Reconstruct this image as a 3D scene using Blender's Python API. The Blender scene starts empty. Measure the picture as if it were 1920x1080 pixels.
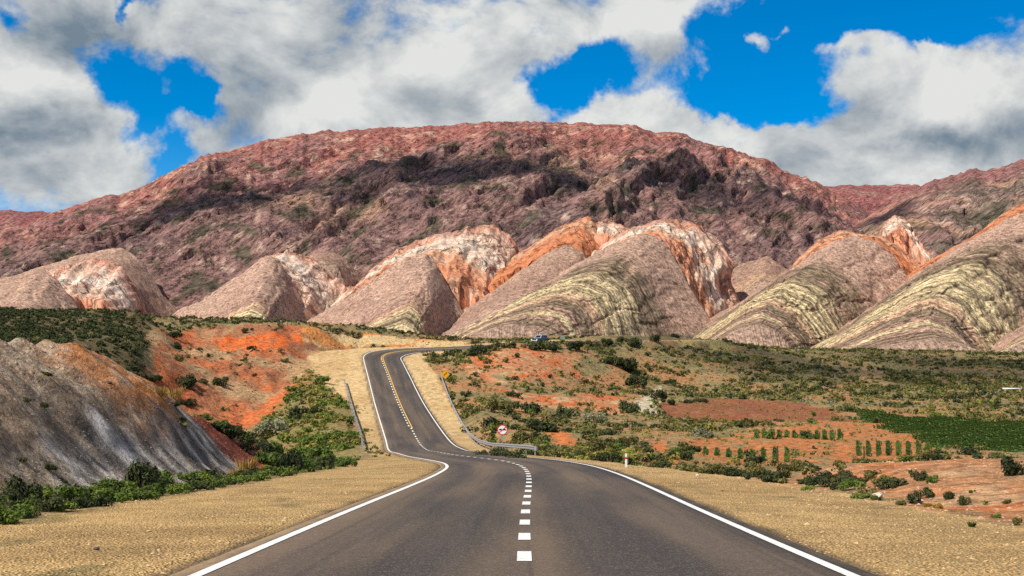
import bpy, bmesh, math, random
import numpy as np
from mathutils import Vector, Matrix

random.seed(7)
rng = np.random.default_rng(7)
S = bpy.context.scene
C = S.collection
R = math.radians

# ------------------------------------------------------------------ camera
F = 2400.0          # focal length in pixels of a 1920 px wide frame
HOR = 640.0         # image row of the horizon
ZC = 1.5            # eye height
cam_d = bpy.data.cameras.new('camera')
cam_d.sensor_width = 36.0
cam_d.lens = 36.0 * F / 1920.0
cam_d.shift_y = (HOR - 540.0) / 1920.0
cam_d.clip_start = 0.1
cam_d.clip_end = 30000
cam = bpy.data.objects.new('camera', cam_d)
C.objects.link(cam)
cam.location = (0, 0, ZC)
cam.rotation_euler = (R(90), 0, 0)
S.camera = cam

# ------------------------------------------------------------------ sun, exposure
SUN_DIR = Vector((-0.52, -0.40, 0.755)).normalized()      # towards the sun
SUN_EL = math.asin(SUN_DIR.z)
SUN_AZ = math.atan2(SUN_DIR.x, SUN_DIR.y)
sun_d = bpy.data.lights.new('sun', 'SUN')
sun_d.energy = 4.6
sun_d.angle = R(0.53)
sun_d.color = (1.0, 0.94, 0.84)
sun = bpy.data.objects.new('sun', sun_d)
C.objects.link(sun)
sun.rotation_euler = (-SUN_DIR).to_track_quat('-Z', 'Y').to_euler()
vs = S.view_settings
vs.view_transform = 'Standard'
vs.look = 'None'
vs.exposure = 0.35
vs.gamma = 1.0
vs.use_curve_mapping = False
S.cycles.max_bounces = 5
S.cycles.diffuse_bounces = 2
S.cycles.transparent_max_bounces = 12
S.cycles.use_denoising = False

# ------------------------------------------------------------------ node helper
class NT:
    def __init__(self, tree):
        self.t = tree
        self.n = tree.nodes
        self.l = tree.links
    def new(self, typ, **kw):
        nd = self.n.new(typ)
        for k, v in kw.items():
            setattr(nd, k, v)
        return nd
    def put(self, sock, v):
        if isinstance(v, bpy.types.NodeSocket):
            self.l.new(v, sock)
        elif v is not None:
            sock.default_value = v
    def math(self, op, a, b=None, c=None, clamp=False):
        nd = self.new('ShaderNodeMath', operation=op, use_clamp=clamp)
        for i, v in enumerate((a, b, c)):
            self.put(nd.inputs[i], v)
        return nd.outputs[0]
    def vmath(self, op, a, b=None):
        nd = self.new('ShaderNodeVectorMath', operation=op)
        self.put(nd.inputs[0], a)
        if b is not None:
            self.put(nd.inputs[1], b)
        return nd.outputs['Value' if op in ('LENGTH', 'DOT_PRODUCT', 'DISTANCE') else 'Vector']
    def ramp(self, v, a, b, c=0.0, d=1.0, smooth=True):
        nd = self.new('ShaderNodeMapRange', interpolation_type='SMOOTHSTEP' if smooth else 'LINEAR', clamp=True)
        for i, x in enumerate((v, a, b, c, d)):
            self.put(nd.inputs[i], x)
        return nd.outputs[0]
    def mix(self, f, a, b, blend='MIX'):
        nd = self.new('ShaderNodeMix', data_type='RGBA', blend_type=blend)
        self.put(nd.inputs[0], f)
        self.put(nd.inputs[6], (*a, 1) if isinstance(a, tuple) else a)
        self.put(nd.inputs[7], (*b, 1) if isinstance(b, tuple) else b)
        return nd.outputs[2]
    def noise(self, vec, scale, detail=4, rough=0.55, dist=0.0):
        nd = self.new('ShaderNodeTexNoise')
        self.put(nd.inputs['Vector'], vec)
        nd.inputs['Scale'].default_value = scale
        nd.inputs['Detail'].default_value = detail
        nd.inputs['Roughness'].default_value = rough
        nd.inputs['Distortion'].default_value = dist
        return nd.outputs['Fac']
    def voro(self, vec, scale, feature='F1'):
        nd = self.new('ShaderNodeTexVoronoi', feature=feature)
        self.put(nd.inputs['Vector'], vec)
        nd.inputs['Scale'].default_value = scale
        return nd
    def pos(self):
        return self.new('ShaderNodeNewGeometry').outputs['Position']
    def bump(self, h, strength, dist):
        nd = self.new('ShaderNodeBump')
        nd.inputs['Strength'].default_value = strength
        nd.inputs['Distance'].default_value = dist
        self.put(nd.inputs['Height'], h)
        return nd.outputs[0]

# ------------------------------------------------------------------ world: blue sky with broken cumulus
def pdir(px, py):
    v = Vector(((px - 960) / F, 1.0, (HOR - py) / F))
    return v.normalized()

world = bpy.data.worlds.new('World')
S.world = world
world.use_nodes = True
world.cycles.sampling_method = 'MANUAL'
world.cycles.sample_map_resolution = 512
w = NT(world.node_tree)
w.n.clear()
SKY_STR = 0.1
sky = w.new('ShaderNodeTexSky', sky_type='NISHITA')
sky.sun_disc = False
sky.sun_elevation = SUN_EL
sky.sun_rotation = SUN_AZ
sky.altitude = 3500
sky.air_density = 1.0
sky.dust_density = 0.2
sky.ozone_density = 3.0
hs = w.new('ShaderNodeHueSaturation')
hs.inputs['Hue'].default_value = 0.497
hs.inputs['Saturation'].default_value = 1.5
hs.inputs['Value'].default_value = 1.05
w.l.new(sky.outputs[0], hs.inputs['Color'])
dirv = w.new('ShaderNodeTexCoord').outputs['Generated']
wn = w.new('ShaderNodeTexNoise')
w.put(wn.inputs['Vector'], dirv)
wn.inputs['Scale'].default_value = 16.0
wn.inputs['Detail'].default_value = 5.0
wn.inputs['Roughness'].default_value = 0.6
dirw = w.vmath('ADD', dirv, w.vmath('MULTIPLY', w.vmath('SUBTRACT', wn.outputs['Color'], (.5, .5, .5)), (.085, 0.0, .06)))
def blob(px, py, rx, ry, rot=0.0):
    c = pdir(px, py)
    d = w.vmath('SUBTRACT', dirw, tuple(c))
    if rot:
        nd = w.new('ShaderNodeVectorRotate', rotation_type='Y_AXIS')
        w.put(nd.inputs['Vector'], d)
        nd.inputs['Angle'].default_value = R(rot)
        d = nd.outputs[0]
    d = w.vmath('MULTIPLY', d, (F / rx, 3.0, F / ry))
    return w.ramp(w.vmath('LENGTH', d), 0.15, 1.25, 1.0, 0.0)
def stretch(v):
    return w.vmath('MULTIPLY', v, (1.0, 1.0, 1.35))
def density(v):
    a = w.noise(stretch(v), 9.0, 11, 0.60, 0.25)
    return a
n0 = density(dirv)
off = tuple(Vector((-0.012, 0.0, 0.022)))
n1 = density(w.vmath('ADD', dirv, off))
acc = None
CLOUDS = [(640, 120, 430, 190, 0, .30), (60, 160, 190, 150, 0, .30), (180, 320, 230, 110, 0, .26), (1200, 50, 260, 110, 0, .27),
          (1250, 130, 90, 60, 0, .1), (1850, 190, 220, 130, 0, .28), (1640, 160, 130, 100, 0, .13), (1450, 300, 430, 90, 0, .40), (1290, 225, 150, 55, 0, .26), (1390, 240, 90, 40, 0, .16),
          (1780, 300, 250, 60, 0, .2), (820, 220, 300, 80, 0, .2), (480, 240, 200, 70, 0, .16), (1150, 225, 160, 45, 0, .15),
          (1440, 85, 40, 30, 0, .40), (1478, 65, 20, 20, 0, .40), (1600, 85, 70, 30, 0, .30), (1735, 90, 26, 18, -40, .30), (300, 170, 45, 40, 0, .08), (120, 20, 140, 60, 0, .22), (350, 40, 120, 60, 0, .2)]
HOLES = [(205, 140, 75, 60, 45, .34), (255, 225, 110, 34, 45, .3), (355, 160, 60, 55, 0, .36), (385, 195, 50, 45, 0, .34), (325, 285, 40, 60, 0, .25), (250, 25, 22, 40, 0, .3), (45, 15, 35, 30, 45, .22),
         (1060, 165, 85, 60, 0, .36), (1140, 120, 90, 50, 20, .34), (1010, 60, 30, 25, 0, .25), (1420, 130, 190, 120, 0, .34), (1640, 20, 330, 70, 0, .42), (1480, 190, 120, 50, 0, .2), (1700, 232, 40, 16, 0, .22)]
for sgn, lst in ((1, CLOUDS), (-1, HOLES)):
    for (px, py, rx, ry, rot, a) in lst:
        b = w.math('MULTIPLY', blob(px, py, rx, ry, rot), a * sgn)
        acc = b if acc is None else w.math('ADD', acc, b)
bias = w.math('ADD', acc, 0.035)
n0c = w.math('ADD', w.math('MULTIPLY', w.math('SUBTRACT', n0, 0.5), 1.55), 0.5)
D0 = w.math('ADD', n0c, bias)
mask = w.ramp(D0, 0.44, 0.70)
# lit tops, grey undersides: density difference towards the light, plus broad thickness
lit = w.math('SUBTRACT', n0, n1)
thick = w.ramp(D0, 0.55, 0.98)
big = w.noise(w.vmath('ADD', stretch(dirv), (3.1, 0.4, 1.7)), 5.2, 4, 0.5)
sh = w.math('ADD', w.math('MULTIPLY', lit, 2.9), w.math('MULTIPLY', w.math('SUBTRACT', big, 0.5), 1.25))
GREY = [(70, 235, 170, 42, .42), (40, 262, 140, 28, .22), (1850, 268, 150, 55, .40), (440, 190, 110, 90, .3), (560, 60, 200, 80, .12), (1250, 110, 110, 60, .18), (1620, 160, 90, 90, .22), (120, 60, 130, 80, .3), (480, 270, 130, 30, .15), (60, 330, 80, 40, .15), (760, 60, 140, 80, -.1)]
BRIGHT = [(60, 130, 100, 60, .25), (220, 250, 90, 60, .28), (530, 40, 110, 60, .22), (850, 110, 80, 90, .2), (650, 190, 60, 40, .3), (800, 30, 120, 60, .15), (1380, 240, 150, 70, .3), (1830, 190, 110, 55, .35), (1300, 30, 130, 50, .15), (1640, 300, 150, 45, .22), (1180, 20, 80, 40, .2)]
for sgn, lst in ((-1, GREY), (1, BRIGHT)):
    for (px, py, rx, ry, a) in lst:
        sh = w.math('ADD', sh, w.math('MULTIPLY', blob(px, py, rx, ry), a * sgn))
val = w.math('ADD', w.math('MULTIPLY', sh, 0.85), 0.66, clamp=True)
ccol = w.new('ShaderNodeValToRGB')
ccol.color_ramp.elements[0].color = (0.14, 0.19, 0.24, 1)
ccol.color_ramp.elements[1].color = (0.60, 0.61, 0.595, 1)
e = ccol.color_ramp.elements.new(0.45)
e.color = (0.335, 0.365, 0.39, 1)
w.l.new(val, ccol.inputs[0])
cl = w.vmath('MULTIPLY', ccol.outputs[0], (1 / SKY_STR,) * 3)
skymix = w.mix(mask, hs.outputs[0], cl)
bg = w.new('ShaderNodeBackground')
w.l.new(skymix, bg.inputs[0])
bg.inputs[1].default_value = SKY_STR
wo = w.new('ShaderNodeOutputWorld')
w.l.new(bg.outputs[0], wo.inputs[0])

# ------------------------------------------------------------------ numpy noise
def _hash(ix, iy, seed):
    h = (ix.astype(np.int64) * 374761393 + iy.astype(np.int64) * 668265263 + seed * 974634677) & 0xffffffff
    h = ((h ^ (h >> 13)) * 1274126177) & 0xffffffff
    h = (h ^ (h >> 16)) & 0xffff
    return h.astype(np.float32) * (2 * math.pi / 65536.0)
def perlin(x, y, seed=0):
    x = np.asarray(x, np.float64); y = np.asarray(y, np.float64)
    xi = np.floor(x); yi = np.floor(y)
    fx = (x - xi).astype(np.float32); fy = (y - yi).astype(np.float32)
    xi = xi.astype(np.int64); yi = yi.astype(np.int64)
    u = fx * fx * fx * (fx * (fx * 6 - 15) + 10)
    v = fy * fy * fy * (fy * (fy * 6 - 15) + 10)
    def g(dx, dy):
        a = _hash(xi + dx, yi + dy, seed)
        return np.cos(a) * (fx - dx) + np.sin(a) * (fy - dy)
    a = g(0, 0) * (1 - u) + g(1, 0) * u
    b = g(0, 1) * (1 - u) + g(1, 1) * u
    return (a * (1 - v) + b * v) * 1.5
def fbm(x, y, oct=4, seed=0, gain=0.5, lac=2.03):
    s = 0; a = 1.0; t = 0
    for i in range(oct):
        s = s + a * perlin(x, y, seed + i * 17)
        t += a
        x = x * lac + 5.3; y = y * lac + 1.7
        a *= gain
    return s / t
def ridged(x, y, oct=4, seed=0, gain=0.5, lac=2.07):
    s = 0; a = 1.0; t = 0
    for i in range(oct):
        s = s + a * (1 - np.abs(perlin(x, y, seed + i * 31)) * 2)
        t += a
        x = x * lac + 3.1; y = y * lac + 7.7
        a *= gain
    return s / t
def sst(a, b, x):
    t = np.clip((x - a) / (b - a), 0, 1)
    return t * t * (3 - 2 * t)
def lerp(a, b, t):
    return a + (b - a) * t
def mixc(col, c, m):
    m = m[..., None]
    return col * (1 - m) + np.asarray(c, np.float32) * m

# ------------------------------------------------------------------ mesh helpers
def mesh_from(name, co, faces, smooth=True):
    """co (n,3); faces: (m,k) int array of equal size, or a list of lists"""
    me = bpy.data.meshes.new(name)
    if isinstance(faces, np.ndarray):
        n, (m, k) = len(co), faces.shape
        me.vertices.add(n)
        me.vertices.foreach_set('co', np.ascontiguousarray(co, np.float32).ravel())
        me.loops.add(m * k)
        me.loops.foreach_set('vertex_index', np.ascontiguousarray(faces, np.int32).ravel())
        me.polygons.add(m)
        me.polygons.foreach_set('loop_start', np.arange(0, m * k, k, dtype=np.int32))
        me.update(calc_edges=True)
    else:
        me.from_pydata([tuple(map(float, c)) for c in co], [], faces)
        me.update()
    me.polygons.foreach_set('use_smooth', np.full(len(me.polygons), smooth))
    return me
def set_col(me, col, name='Col'):
    a = me.color_attributes.new(name, 'FLOAT_COLOR', 'POINT')
    buf = np.ones((len(me.vertices), 4), np.float32)
    buf[:, :3] = col.reshape(-1, 3)
    a.data.foreach_set('color', buf.ravel())
def set_val(me, v, name):
    a = me.attributes.new(name, 'FLOAT', 'POINT')
    a.data.foreach_set('value', np.ascontiguousarray(v, np.float32).ravel())
def grid_faces(nr, nc):
    i = np.arange(nr * nc).reshape(nr, nc)
    return np.stack([i[:-1, :-1], i[:-1, 1:], i[1:, 1:], i[1:, :-1]], -1).reshape(-1, 4)
def obj(name, me, mat=None, parent=None, **props):
    o = bpy.data.objects.new(name, me)
    C.objects.link(o)
    if mat is not None and me is not None and not me.materials:
        me.materials.append(mat)
    if parent is not None:
        o.parent = parent
    for k, v in props.items():
        o[k] = v
    return o
def empty(name, loc, rz=0.0, **props):
    o = bpy.data.objects.new(name, None)
    C.objects.link(o)
    o.location = loc
    o.rotation_euler = (0, 0, rz)
    o.empty_display_size = 0.3
    for k, v in props.items():
        o[k] = v
    return o
class MB:
    """collects simple solids into one mesh"""
    def __init__(self):
        self.v = []; self.f = []
    def box(self, c, s, rot=None):
        n = len(self.v)
        for dx in (-.5, .5):
            for dy in (-.5, .5):
                for dz in (-.5, .5):
                    p = Vector((dx * s[0], dy * s[1], dz * s[2]))
                    if rot is not None:
                        p = rot @ p
                    self.v.append(tuple(Vector(c) + p))
        for q in ((0, 1, 3, 2), (4, 6, 7, 5), (0, 4, 5, 1), (2, 3, 7, 6), (0, 2, 6, 4), (1, 5, 7, 3)):
            self.f.append([n + i for i in q])
        return self
    def tube(self, pts, rad, seg=8, cap=True):
        n0 = len(self.v)
        pts = [Vector(p) for p in pts]
        rads = rad if isinstance(rad, (list, tuple)) else [rad] * len(pts)
        for i, p in enumerate(pts):
            d = (pts[min(i + 1, len(pts) - 1)] - pts[max(i - 1, 0)]).normalized()
            a = d.orthogonal().normalized() if i == 0 else (a - d * a.dot(d)).normalized()
            b = d.cross(a)
            for k in range(seg):
                t = 2 * math.pi * k / seg
                self.v.append(tuple(p + (a * math.cos(t) + b * math.sin(t)) * rads[i]))
        for i in range(len(pts) - 1):
            for k in range(seg):
                k2 = (k + 1) % seg
                self.f.append([n0 + i * seg + k, n0 + i * seg + k2, n0 + (i + 1) * seg + k2, n0 + (i + 1) * seg + k])
        if cap:
            self.f.append([n0 + k for k in range(seg)][::-1])
            self.f.append([n0 + (len(pts) - 1) * seg + k for k in range(seg)])
        return self
    def prism(self, poly, y0, y1):
        """polygon in the local xz plane, extruded along y"""
        n = len(self.v); k = len(poly)
        for y in (y0, y1):
            for (x, z) in poly:
                self.v.append((x, y, z))
        self.f.append([n + i for i in range(k)])
        self.f.append([n + k + i for i in range(k)][::-1])
        for i in range(k):
            j = (i + 1) % k
            self.f.append([n + i, n + k + i, n + k + j, n + j])
        return self
    def mesh(self, name, smooth=False):
        me = mesh_from(name, self.v, self.f, smooth)
        bm = bmesh.new(); bm.from_mesh(me)
        bmesh.ops.recalc_face_normals(bm, faces=bm.faces)
        bm.to_mesh(me); bm.free()
        return me
    def build(self, name, mat, parent=None, smooth=False, **props):
        return obj(name, self.mesh(name, smooth), mat, parent, **props)

# ------------------------------------------------------------------ materials
def base_mat(name, rough=0.9, spec=0.2):
    m = bpy.data.materials.new(name)
    m.use_nodes = True
    n = NT(m.node_tree)
    b = n.n['Principled BSDF']
    b.inputs['Roughness'].default_value = rough
    b.inputs['Specular IOR Level'].default_value = spec
    return m, n, b
def plain(name, col, rough=0.6, metal=0.0, spec=0.4, var=0.12, scale=6.0):
    m, n, b = base_mat(name, rough, spec)
    b.inputs['Metallic'].default_value = metal
    f = n.noise(n.pos(), scale, 4)
    c = n.mix(f, tuple(x * (1 - var) for x in col), tuple(min(1, x * (1 + var)) for x in col))
    n.l.new(c, b.inputs['Base Color'])
    return m
def attr(n, name):
    nd = n.new('ShaderNodeAttribute', attribute_name=name)
    return nd
def scale_col(n, col, fac):
    return n.mix(1.0, col, n.new('ShaderNodeCombineColor').outputs[0] if False else fac_rgb(n, fac), 'MULTIPLY')
def fac_rgb(n, fac):
    nd = n.new('ShaderNodeCombineColor')
    for i in range(3):
        n.put(nd.inputs[i], fac)
    return nd.outputs[0]

def ground_material():
    m, n, b = base_mat('earth', 0.95, 0.12)
    p = n.pos()
    col = attr(n, 'Col').outputs['Color']
    gr = attr(n, 'gravel').outputs['Fac']
    rk = attr(n, 'rock').outputs['Fac']
    f1 = n.noise(p, 1.3, 5, 0.65)
    f2 = n.noise(p, 5.0, 4, 0.6)
    sp = n.math('ADD', n.ramp(f1, 0.32, 0.68, 0.62, 1.38), n.ramp(f2, 0.3, 0.7, -0.25, 0.25))
    c = n.mix(1.0, col, fac_rgb(n, sp), 'MULTIPLY')
    # loose stones: pale chips and dark gaps
    v1 = n.voro(p, 2.6)
    chip = n.ramp(v1.outputs['Distance'], 0.10, 0.24, 1.0, 0.0)
    sel = n.ramp(n.noise(p, 0.55, 3), 0.45, 0.62)
    chip = n.math('MULTIPLY', n.math('MULTIPLY', chip, sel), rk)
    c = n.mix(n.math('MULTIPLY', chip, 0.75), c, n.mix(1.0, c, (1.9, 1.9, 1.9), 'MULTIPLY'))
    # sharp small chips, close to
    vs_ = n.voro(n.vmath('MULTIPLY', p, (1.0, 1.0, 1.6)), 8.0)
    hs_ = n.new('ShaderNodeSeparateColor'); n.l.new(vs_.outputs['Color'], hs_.inputs[0])
    ch2 = n.math('MULTIPLY', n.ramp(vs_.outputs['Distance'], 0.16, 0.36, 1.0, 0.0), rk)
    lite = n.math('MULTIPLY', ch2, n.ramp(hs_.outputs[0], 0.70, 0.78))
    darkc = n.math('MULTIPLY', ch2, n.ramp(hs_.outputs[0], 0.30, 0.22))
    c = n.mix(n.math('MULTIPLY', lite, 0.95), c, n.mix(0.45, n.mix(1.0, c, (2.0, 2.0, 2.0), 'MULTIPLY'), (0.5, 0.45, 0.38)))
    c = n.mix(n.math('MULTIPLY', darkc, 0.75), c, n.mix(1.0, c, (0.3, 0.3, 0.3), 'MULTIPLY'))
    # gravel
    v2 = n.voro(p, 22.0)
    v3 = n.voro(p, 42.0)
    hsep = n.new('ShaderNodeSeparateColor'); n.l.new(v2.outputs['Color'], hsep.inputs[0])
    h3 = n.new('ShaderNodeSeparateColor'); n.l.new(v3.outputs['Color'], h3.inputs[0])
    gfac = n.math('ADD', n.ramp(hsep.outputs[0], 0, 1, 0.66, 1.26, False), n.ramp(h3.outputs[1], 0, 1, -0.22, 0.22, False))
    edge = n.ramp(v2.outputs['Distance'], 0.28, 0.62, 1.08, 0.50)
    gfac = n.math('MULTIPLY', gfac, edge)
    patch = n.ramp(n.noise(p, 0.45, 4, 0.6), 0.36, 0.66, 0.82, 1.12)
    gfac = n.math('MULTIPLY', n.math('MULTIPLY', gfac, patch), 1.12)
    gcol = n.mix(1.0, col, fac_rgb(n, gfac), 'MULTIPLY')
    gcol = n.mix(n.ramp(hsep.outputs[2], 0.80, 0.95, 0, 0.4), gcol, (0.36, 0.30, 0.24))
    c = n.mix(gr, c, gcol)
    n.l.new(c, b.inputs['Base Color'])
    h = n.math('ADD', n.math('MULTIPLY', n.noise(p, 1.1, 7, 0.66), 1.0), n.math('MULTIPLY', chip, 0.25))
    hg = n.math('MULTIPLY', v2.outputs['Distance'], -0.12)
    h = n.math('ADD', n.math('MULTIPLY', h, n.ramp(gr, 0, 1, 1.0, 0.10, False)), n.math('MULTIPLY', hg, gr))
    n.l.new(n.bump(h, 0.9, 0.5), b.inputs['Normal'])
    return m

def rock_material(name, scale, dist, veg=True, dip=0.0, contrast=1.0, beds=False, cracks=0.0, stretch=(0.42, 0.8, 1.5)):
    """far rock: mesh colours broken up by relief, chips and scrub dots at the given grain"""
    m, n, b = base_mat(name, 0.95, 0.1)
    p = n.pos()
    pp = p
    if dip:                                        # grain follows the dipping beds
        nd = n.new('ShaderNodeVectorRotate', rotation_type='Y_AXIS')
        n.put(nd.inputs['Vector'], p); nd.inputs['Angle'].default_value = R(dip)
        pp = n.vmath('MULTIPLY', nd.outputs[0], stretch)
    col = attr(n, 'Col').outputs['Color']
    f1 = n.noise(pp, scale, 7, 0.72)
    f2 = n.noise(pp, scale * 4.3, 4, 0.65)
    k = contrast
    sp = n.math('ADD', n.ramp(f1, 0.34, 0.66, 1 - .5 * k, 1 + .5 * k), n.ramp(f2, 0.32, 0.68, -0.35 * k, 0.35 * k))
    c = n.mix(1.0, col, fac_rgb(n, sp), 'MULTIPLY')
    bedh = None
    if beds:                                       # thin parallel layers, each with its own tone and a little relief
        bd = attr(n, 'bed').outputs['Fac']
        wob = n.math('MULTIPLY', n.math('SUBTRACT', n.noise(p, 0.035, 4, .6), 0.5), 0.022)
        xyz = n.new('ShaderNodeCombineXYZ')
        n.put(xyz.inputs[0], n.math('ADD', bd, wob))
        n.put(xyz.inputs[1], n.math('MULTIPLY', n.noise(p, 0.006, 2), 0.35))
        bedh = n.noise(xyz.outputs[0], 62.0, 3, 0.7)
        bw = attr(n, 'bedding').outputs['Fac']
        tone = n.ramp(bedh, 0.36, 0.64, 0.42, 1.55)
        c = n.mix(bw, c, n.mix(1.0, c, fac_rgb(n, tone), 'MULTIPLY'))
    crk = None
    if cracks:
        wv = n.new('ShaderNodeTexNoise'); n.put(wv.inputs['Vector'], p); wv.inputs['Scale'].default_value = 0.05; wv.inputs['Detail'].default_value = 3
        pc = n.vmath('ADD', n.vmath('MULTIPLY', p, (1.0, .6, .62)), n.vmath('MULTIPLY', wv.outputs['Color'], (14.0, 14.0, 14.0)))
        v9 = n.voro(pc, cracks, 'DISTANCE_TO_EDGE')
        v8 = n.voro(pc, cracks * 2.6, 'DISTANCE_TO_EDGE')
        sel9 = n.ramp(n.noise(p, 0.03, 3), .42, .58, .15, 1.0)
        crk = n.math('MULTIPLY', n.math('MAXIMUM', n.ramp(v9.outputs['Distance'], 0.02, 0.09, 1, 0), n.ramp(v8.outputs['Distance'], 0.01, 0.06, .55, 0)), sel9)
        c = n.mix(n.math('MULTIPLY', crk, .75), c, n.mix(1.0, c, (.34, .28, .27), 'MULTIPLY'))
    v0 = n.voro(pp, scale * 5.0)
    h0 = n.new('ShaderNodeSeparateColor'); n.l.new(v0.outputs['Color'], h0.inputs[0])
    chip = n.math('MULTIPLY', n.ramp(v0.outputs['Distance'], 0.18, 0.36, 1, 0), n.ramp(h0.outputs[0], 0.72, 0.80))
    c = n.mix(n.math('MULTIPLY', chip, 0.55 * k), c, n.mix(1.0, c, (2.0, 1.9, 1.75), 'MULTIPLY'))
    if veg:
        v = n.voro(p, scale * 3.0)
        hsep = n.new('ShaderNodeSeparateColor'); n.l.new(v.outputs['Color'], hsep.inputs[0])
        dot = n.math('MULTIPLY', n.ramp(v.outputs['Distance'], 0.20, 0.34, 1, 0), n.ramp(hsep.outputs[0], 0.60, 0.66))
        dot = n.math('MULTIPLY', dot, attr(n, 'veg').outputs['Fac'])
        c = n.mix(n.math('MULTIPLY', dot, 0.8), c, (0.06, 0.055, 0.028))
    n.l.new(c, b.inputs['Base Color'])
    h = n.math('ADD', n.noise(pp, scale * 0.8, 9, 0.72), n.math('MULTIPLY', chip, 0.15))
    if bedh is not None:
        h = n.math('ADD', h, n.math('MULTIPLY', n.math('MULTIPLY', bedh, bw), 1.1))
    if crk is not None:
        h = n.math('SUBTRACT', h, n.math('MULTIPLY', crk, 1.2))
    n.l.new(n.bump(h, 0.9, dist), b.inputs['Normal'])
    return m

def asphalt_material():
    m, n, b = base_mat('asphalt', 0.82, 0.25)
    uv = n.new('ShaderNodeUVMap', uv_map='road').outputs[0]
    p = n.pos()
    st = n.vmath('MULTIPLY', uv, (1.0, 0.035, 1.0))
    track = n.noise(st, 0.75, 3, 0.5)
    blot = n.noise(n.vmath('MULTIPLY', uv, (1.0, 0.16, 1.0)), 0.42, 3, 0.55)
    f = n.math('ADD', n.math('MULTIPLY', track, 0.6), n.math('MULTIPLY', blot, 0.4))
    c = n.mix(n.ramp(f, 0.37, 0.63), (0.050, 0.039, 0.032), (0.135, 0.092, 0.059))
    # wheel paths, polished a little darker, set out by their distance from the centre line
    sx = n.new('ShaderNodeSeparateXYZ'); n.l.new(uv, sx.inputs[0])
    ax = n.math('ABSOLUTE', sx.outputs[0])
    wp = None
    for q in (0.95, 2.65):
        g = n.ramp(n.math('ABSOLUTE', n.math('SUBTRACT', ax, q)), 0.12, 0.55, 1.0, 0.0)
        wp = g if wp is None else n.math('ADD', wp, g)
    c = n.mix(n.math('MULTIPLY', n.math('MULTIPLY', wp, n.ramp(blot, 0.3, 0.6)), 0.30), c, (0.042, 0.037, 0.037))
    dust = n.math('MULTIPLY', n.ramp(n.math('ADD', ax, n.math('MULTIPLY', n.noise(n.vmath('MULTIPLY', uv, (1.0, .35, 1.0)), 1.6, 6, .7), 1.1)), 3.95, 4.65), 0.8)
    c = n.mix(dust, c, (0.36, 0.24, 0.12))
    tyre = n.ramp(n.noise(n.vmath('MULTIPLY', uv, (2.2, .02, 1.0)), 1.3, 4, .6), .54, .66, 0, .35)
    c = n.mix(tyre, c, (0.030, 0.027, 0.026))
    grain = n.noise(p, 60, 3, 0.7)
    c = n.mix(1.0, c, fac_rgb(n, n.math('MULTIPLY', n.ramp(grain, 0.3, 0.7, 0.62, 1.4), n.ramp(n.noise(p, 9, 4, .7), .3, .7, .86, 1.14))), 'MULTIPLY')
    spk = n.voro(p, 55)
    s2 = n.new('ShaderNodeSeparateColor'); n.l.new(spk.outputs['Color'], s2.inputs[0])
    c = n.mix(n.math('MULTIPLY', n.ramp(s2.outputs[0], 0.86, 0.96), 0.65), c, (0.22, 0.19, 0.15))
    n.l.new(c, b.inputs['Base Color'])
    n.l.new(n.bump(grain, 0.5, 0.01), b.inputs['Normal'])
    return m

def paint_material(name, col):
    m, n, b = base_mat(name, 0.6, 0.3)
    p = n.pos()
    f = n.noise(p, 14, 7, 0.75)
    c = n.mix(n.ramp(f, 0.53, 0.64, 0, 0.8), col, tuple(x * 0.45 for x in col))
    g = n.noise(p, 1.2, 3)
    c = n.mix(n.ramp(g, 0.4, 0.7, 0, 0.18), c, (0.35, 0.28, 0.2))
    n.l.new(c, b.inputs['Base Color'])
    return m

def leaf_material(name, c0, c1, trans=0.25):
    m = bpy.data.materials.new(name)
    m.use_nodes = True
    n = NT(m.node_tree)
    b = n.n['Principled BSDF']
    b.inputs['Roughness'].default_value = 0.7
    b.inputs['Specular IOR Level'].default_value = 0.2
    p = n.pos()
    f = n.noise(p, 0.9, 3)
    g = n.noise(p, 9.0, 2)
    oi = n.new('ShaderNodeObjectInfo').outputs['Random']
    t = n.math('ADD', n.math('ADD', n.math('MULTIPLY', f, 0.9), n.math('MULTIPLY', g, 0.5)), n.math('MULTIPLY', oi, 0.35))
    c = n.mix(n.ramp(t, 0.55, 1.15), c0, c1)
    n.l.new(c, b.inputs['Base Color'])
    tr = n.new('ShaderNodeBsdfTranslucent')
    n.l.new(c, tr.inputs[0])
    ms = n.new('ShaderNodeMixShader')
    ms.inputs[0].default_value = trans
    n.l.new(b.outputs[0], ms.inputs[1]); n.l.new(tr.outputs[0], ms.inputs[2])
    n.l.new(ms.outputs[0], n.n['Material Output'].inputs[0])
    return m

M = {}
M['ground'] = ground_material()
M['mountain'] = rock_material('mountain_rock', 0.10, 7.0, dip=38, contrast=1.35, stretch=(0.28, 0.8, 1.7))
M['foothill'] = rock_material('foothill_rock', 0.30, 1.2, contrast=1.15, beds=True)
M['outcrop'] = rock_material('outcrop_rock', 0.13, 2.6, veg=False, dip=-60, contrast=.6, cracks=0.045)
M['asphalt'] = asphalt_material()
M['white_paint'] = paint_material('white_road_paint', (0.78, 0.77, 0.73))
M['yellow_paint'] = paint_material('yellow_road_paint', (0.72, 0.40, 0.05))
M['steel'] = plain('galvanised_steel', (0.42, 0.43, 0.44), 0.45, 0.55, 0.5)
M['sign_white'] = plain('sign_white', (0.80, 0.80, 0.78), 0.4)
M['sign_red'] = plain('sign_red', (0.55, 0.03, 0.025), 0.4)
M['sign_black'] = plain('sign_black', (0.015, 0.015, 0.015), 0.4)
M['sign_yellow'] = plain('sign_yellow', (0.85, 0.42, 0.02), 0.4)
M['sign_back'] = plain('sign_back', (0.16, 0.25, 0.20), 0.5, 0.2)
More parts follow.
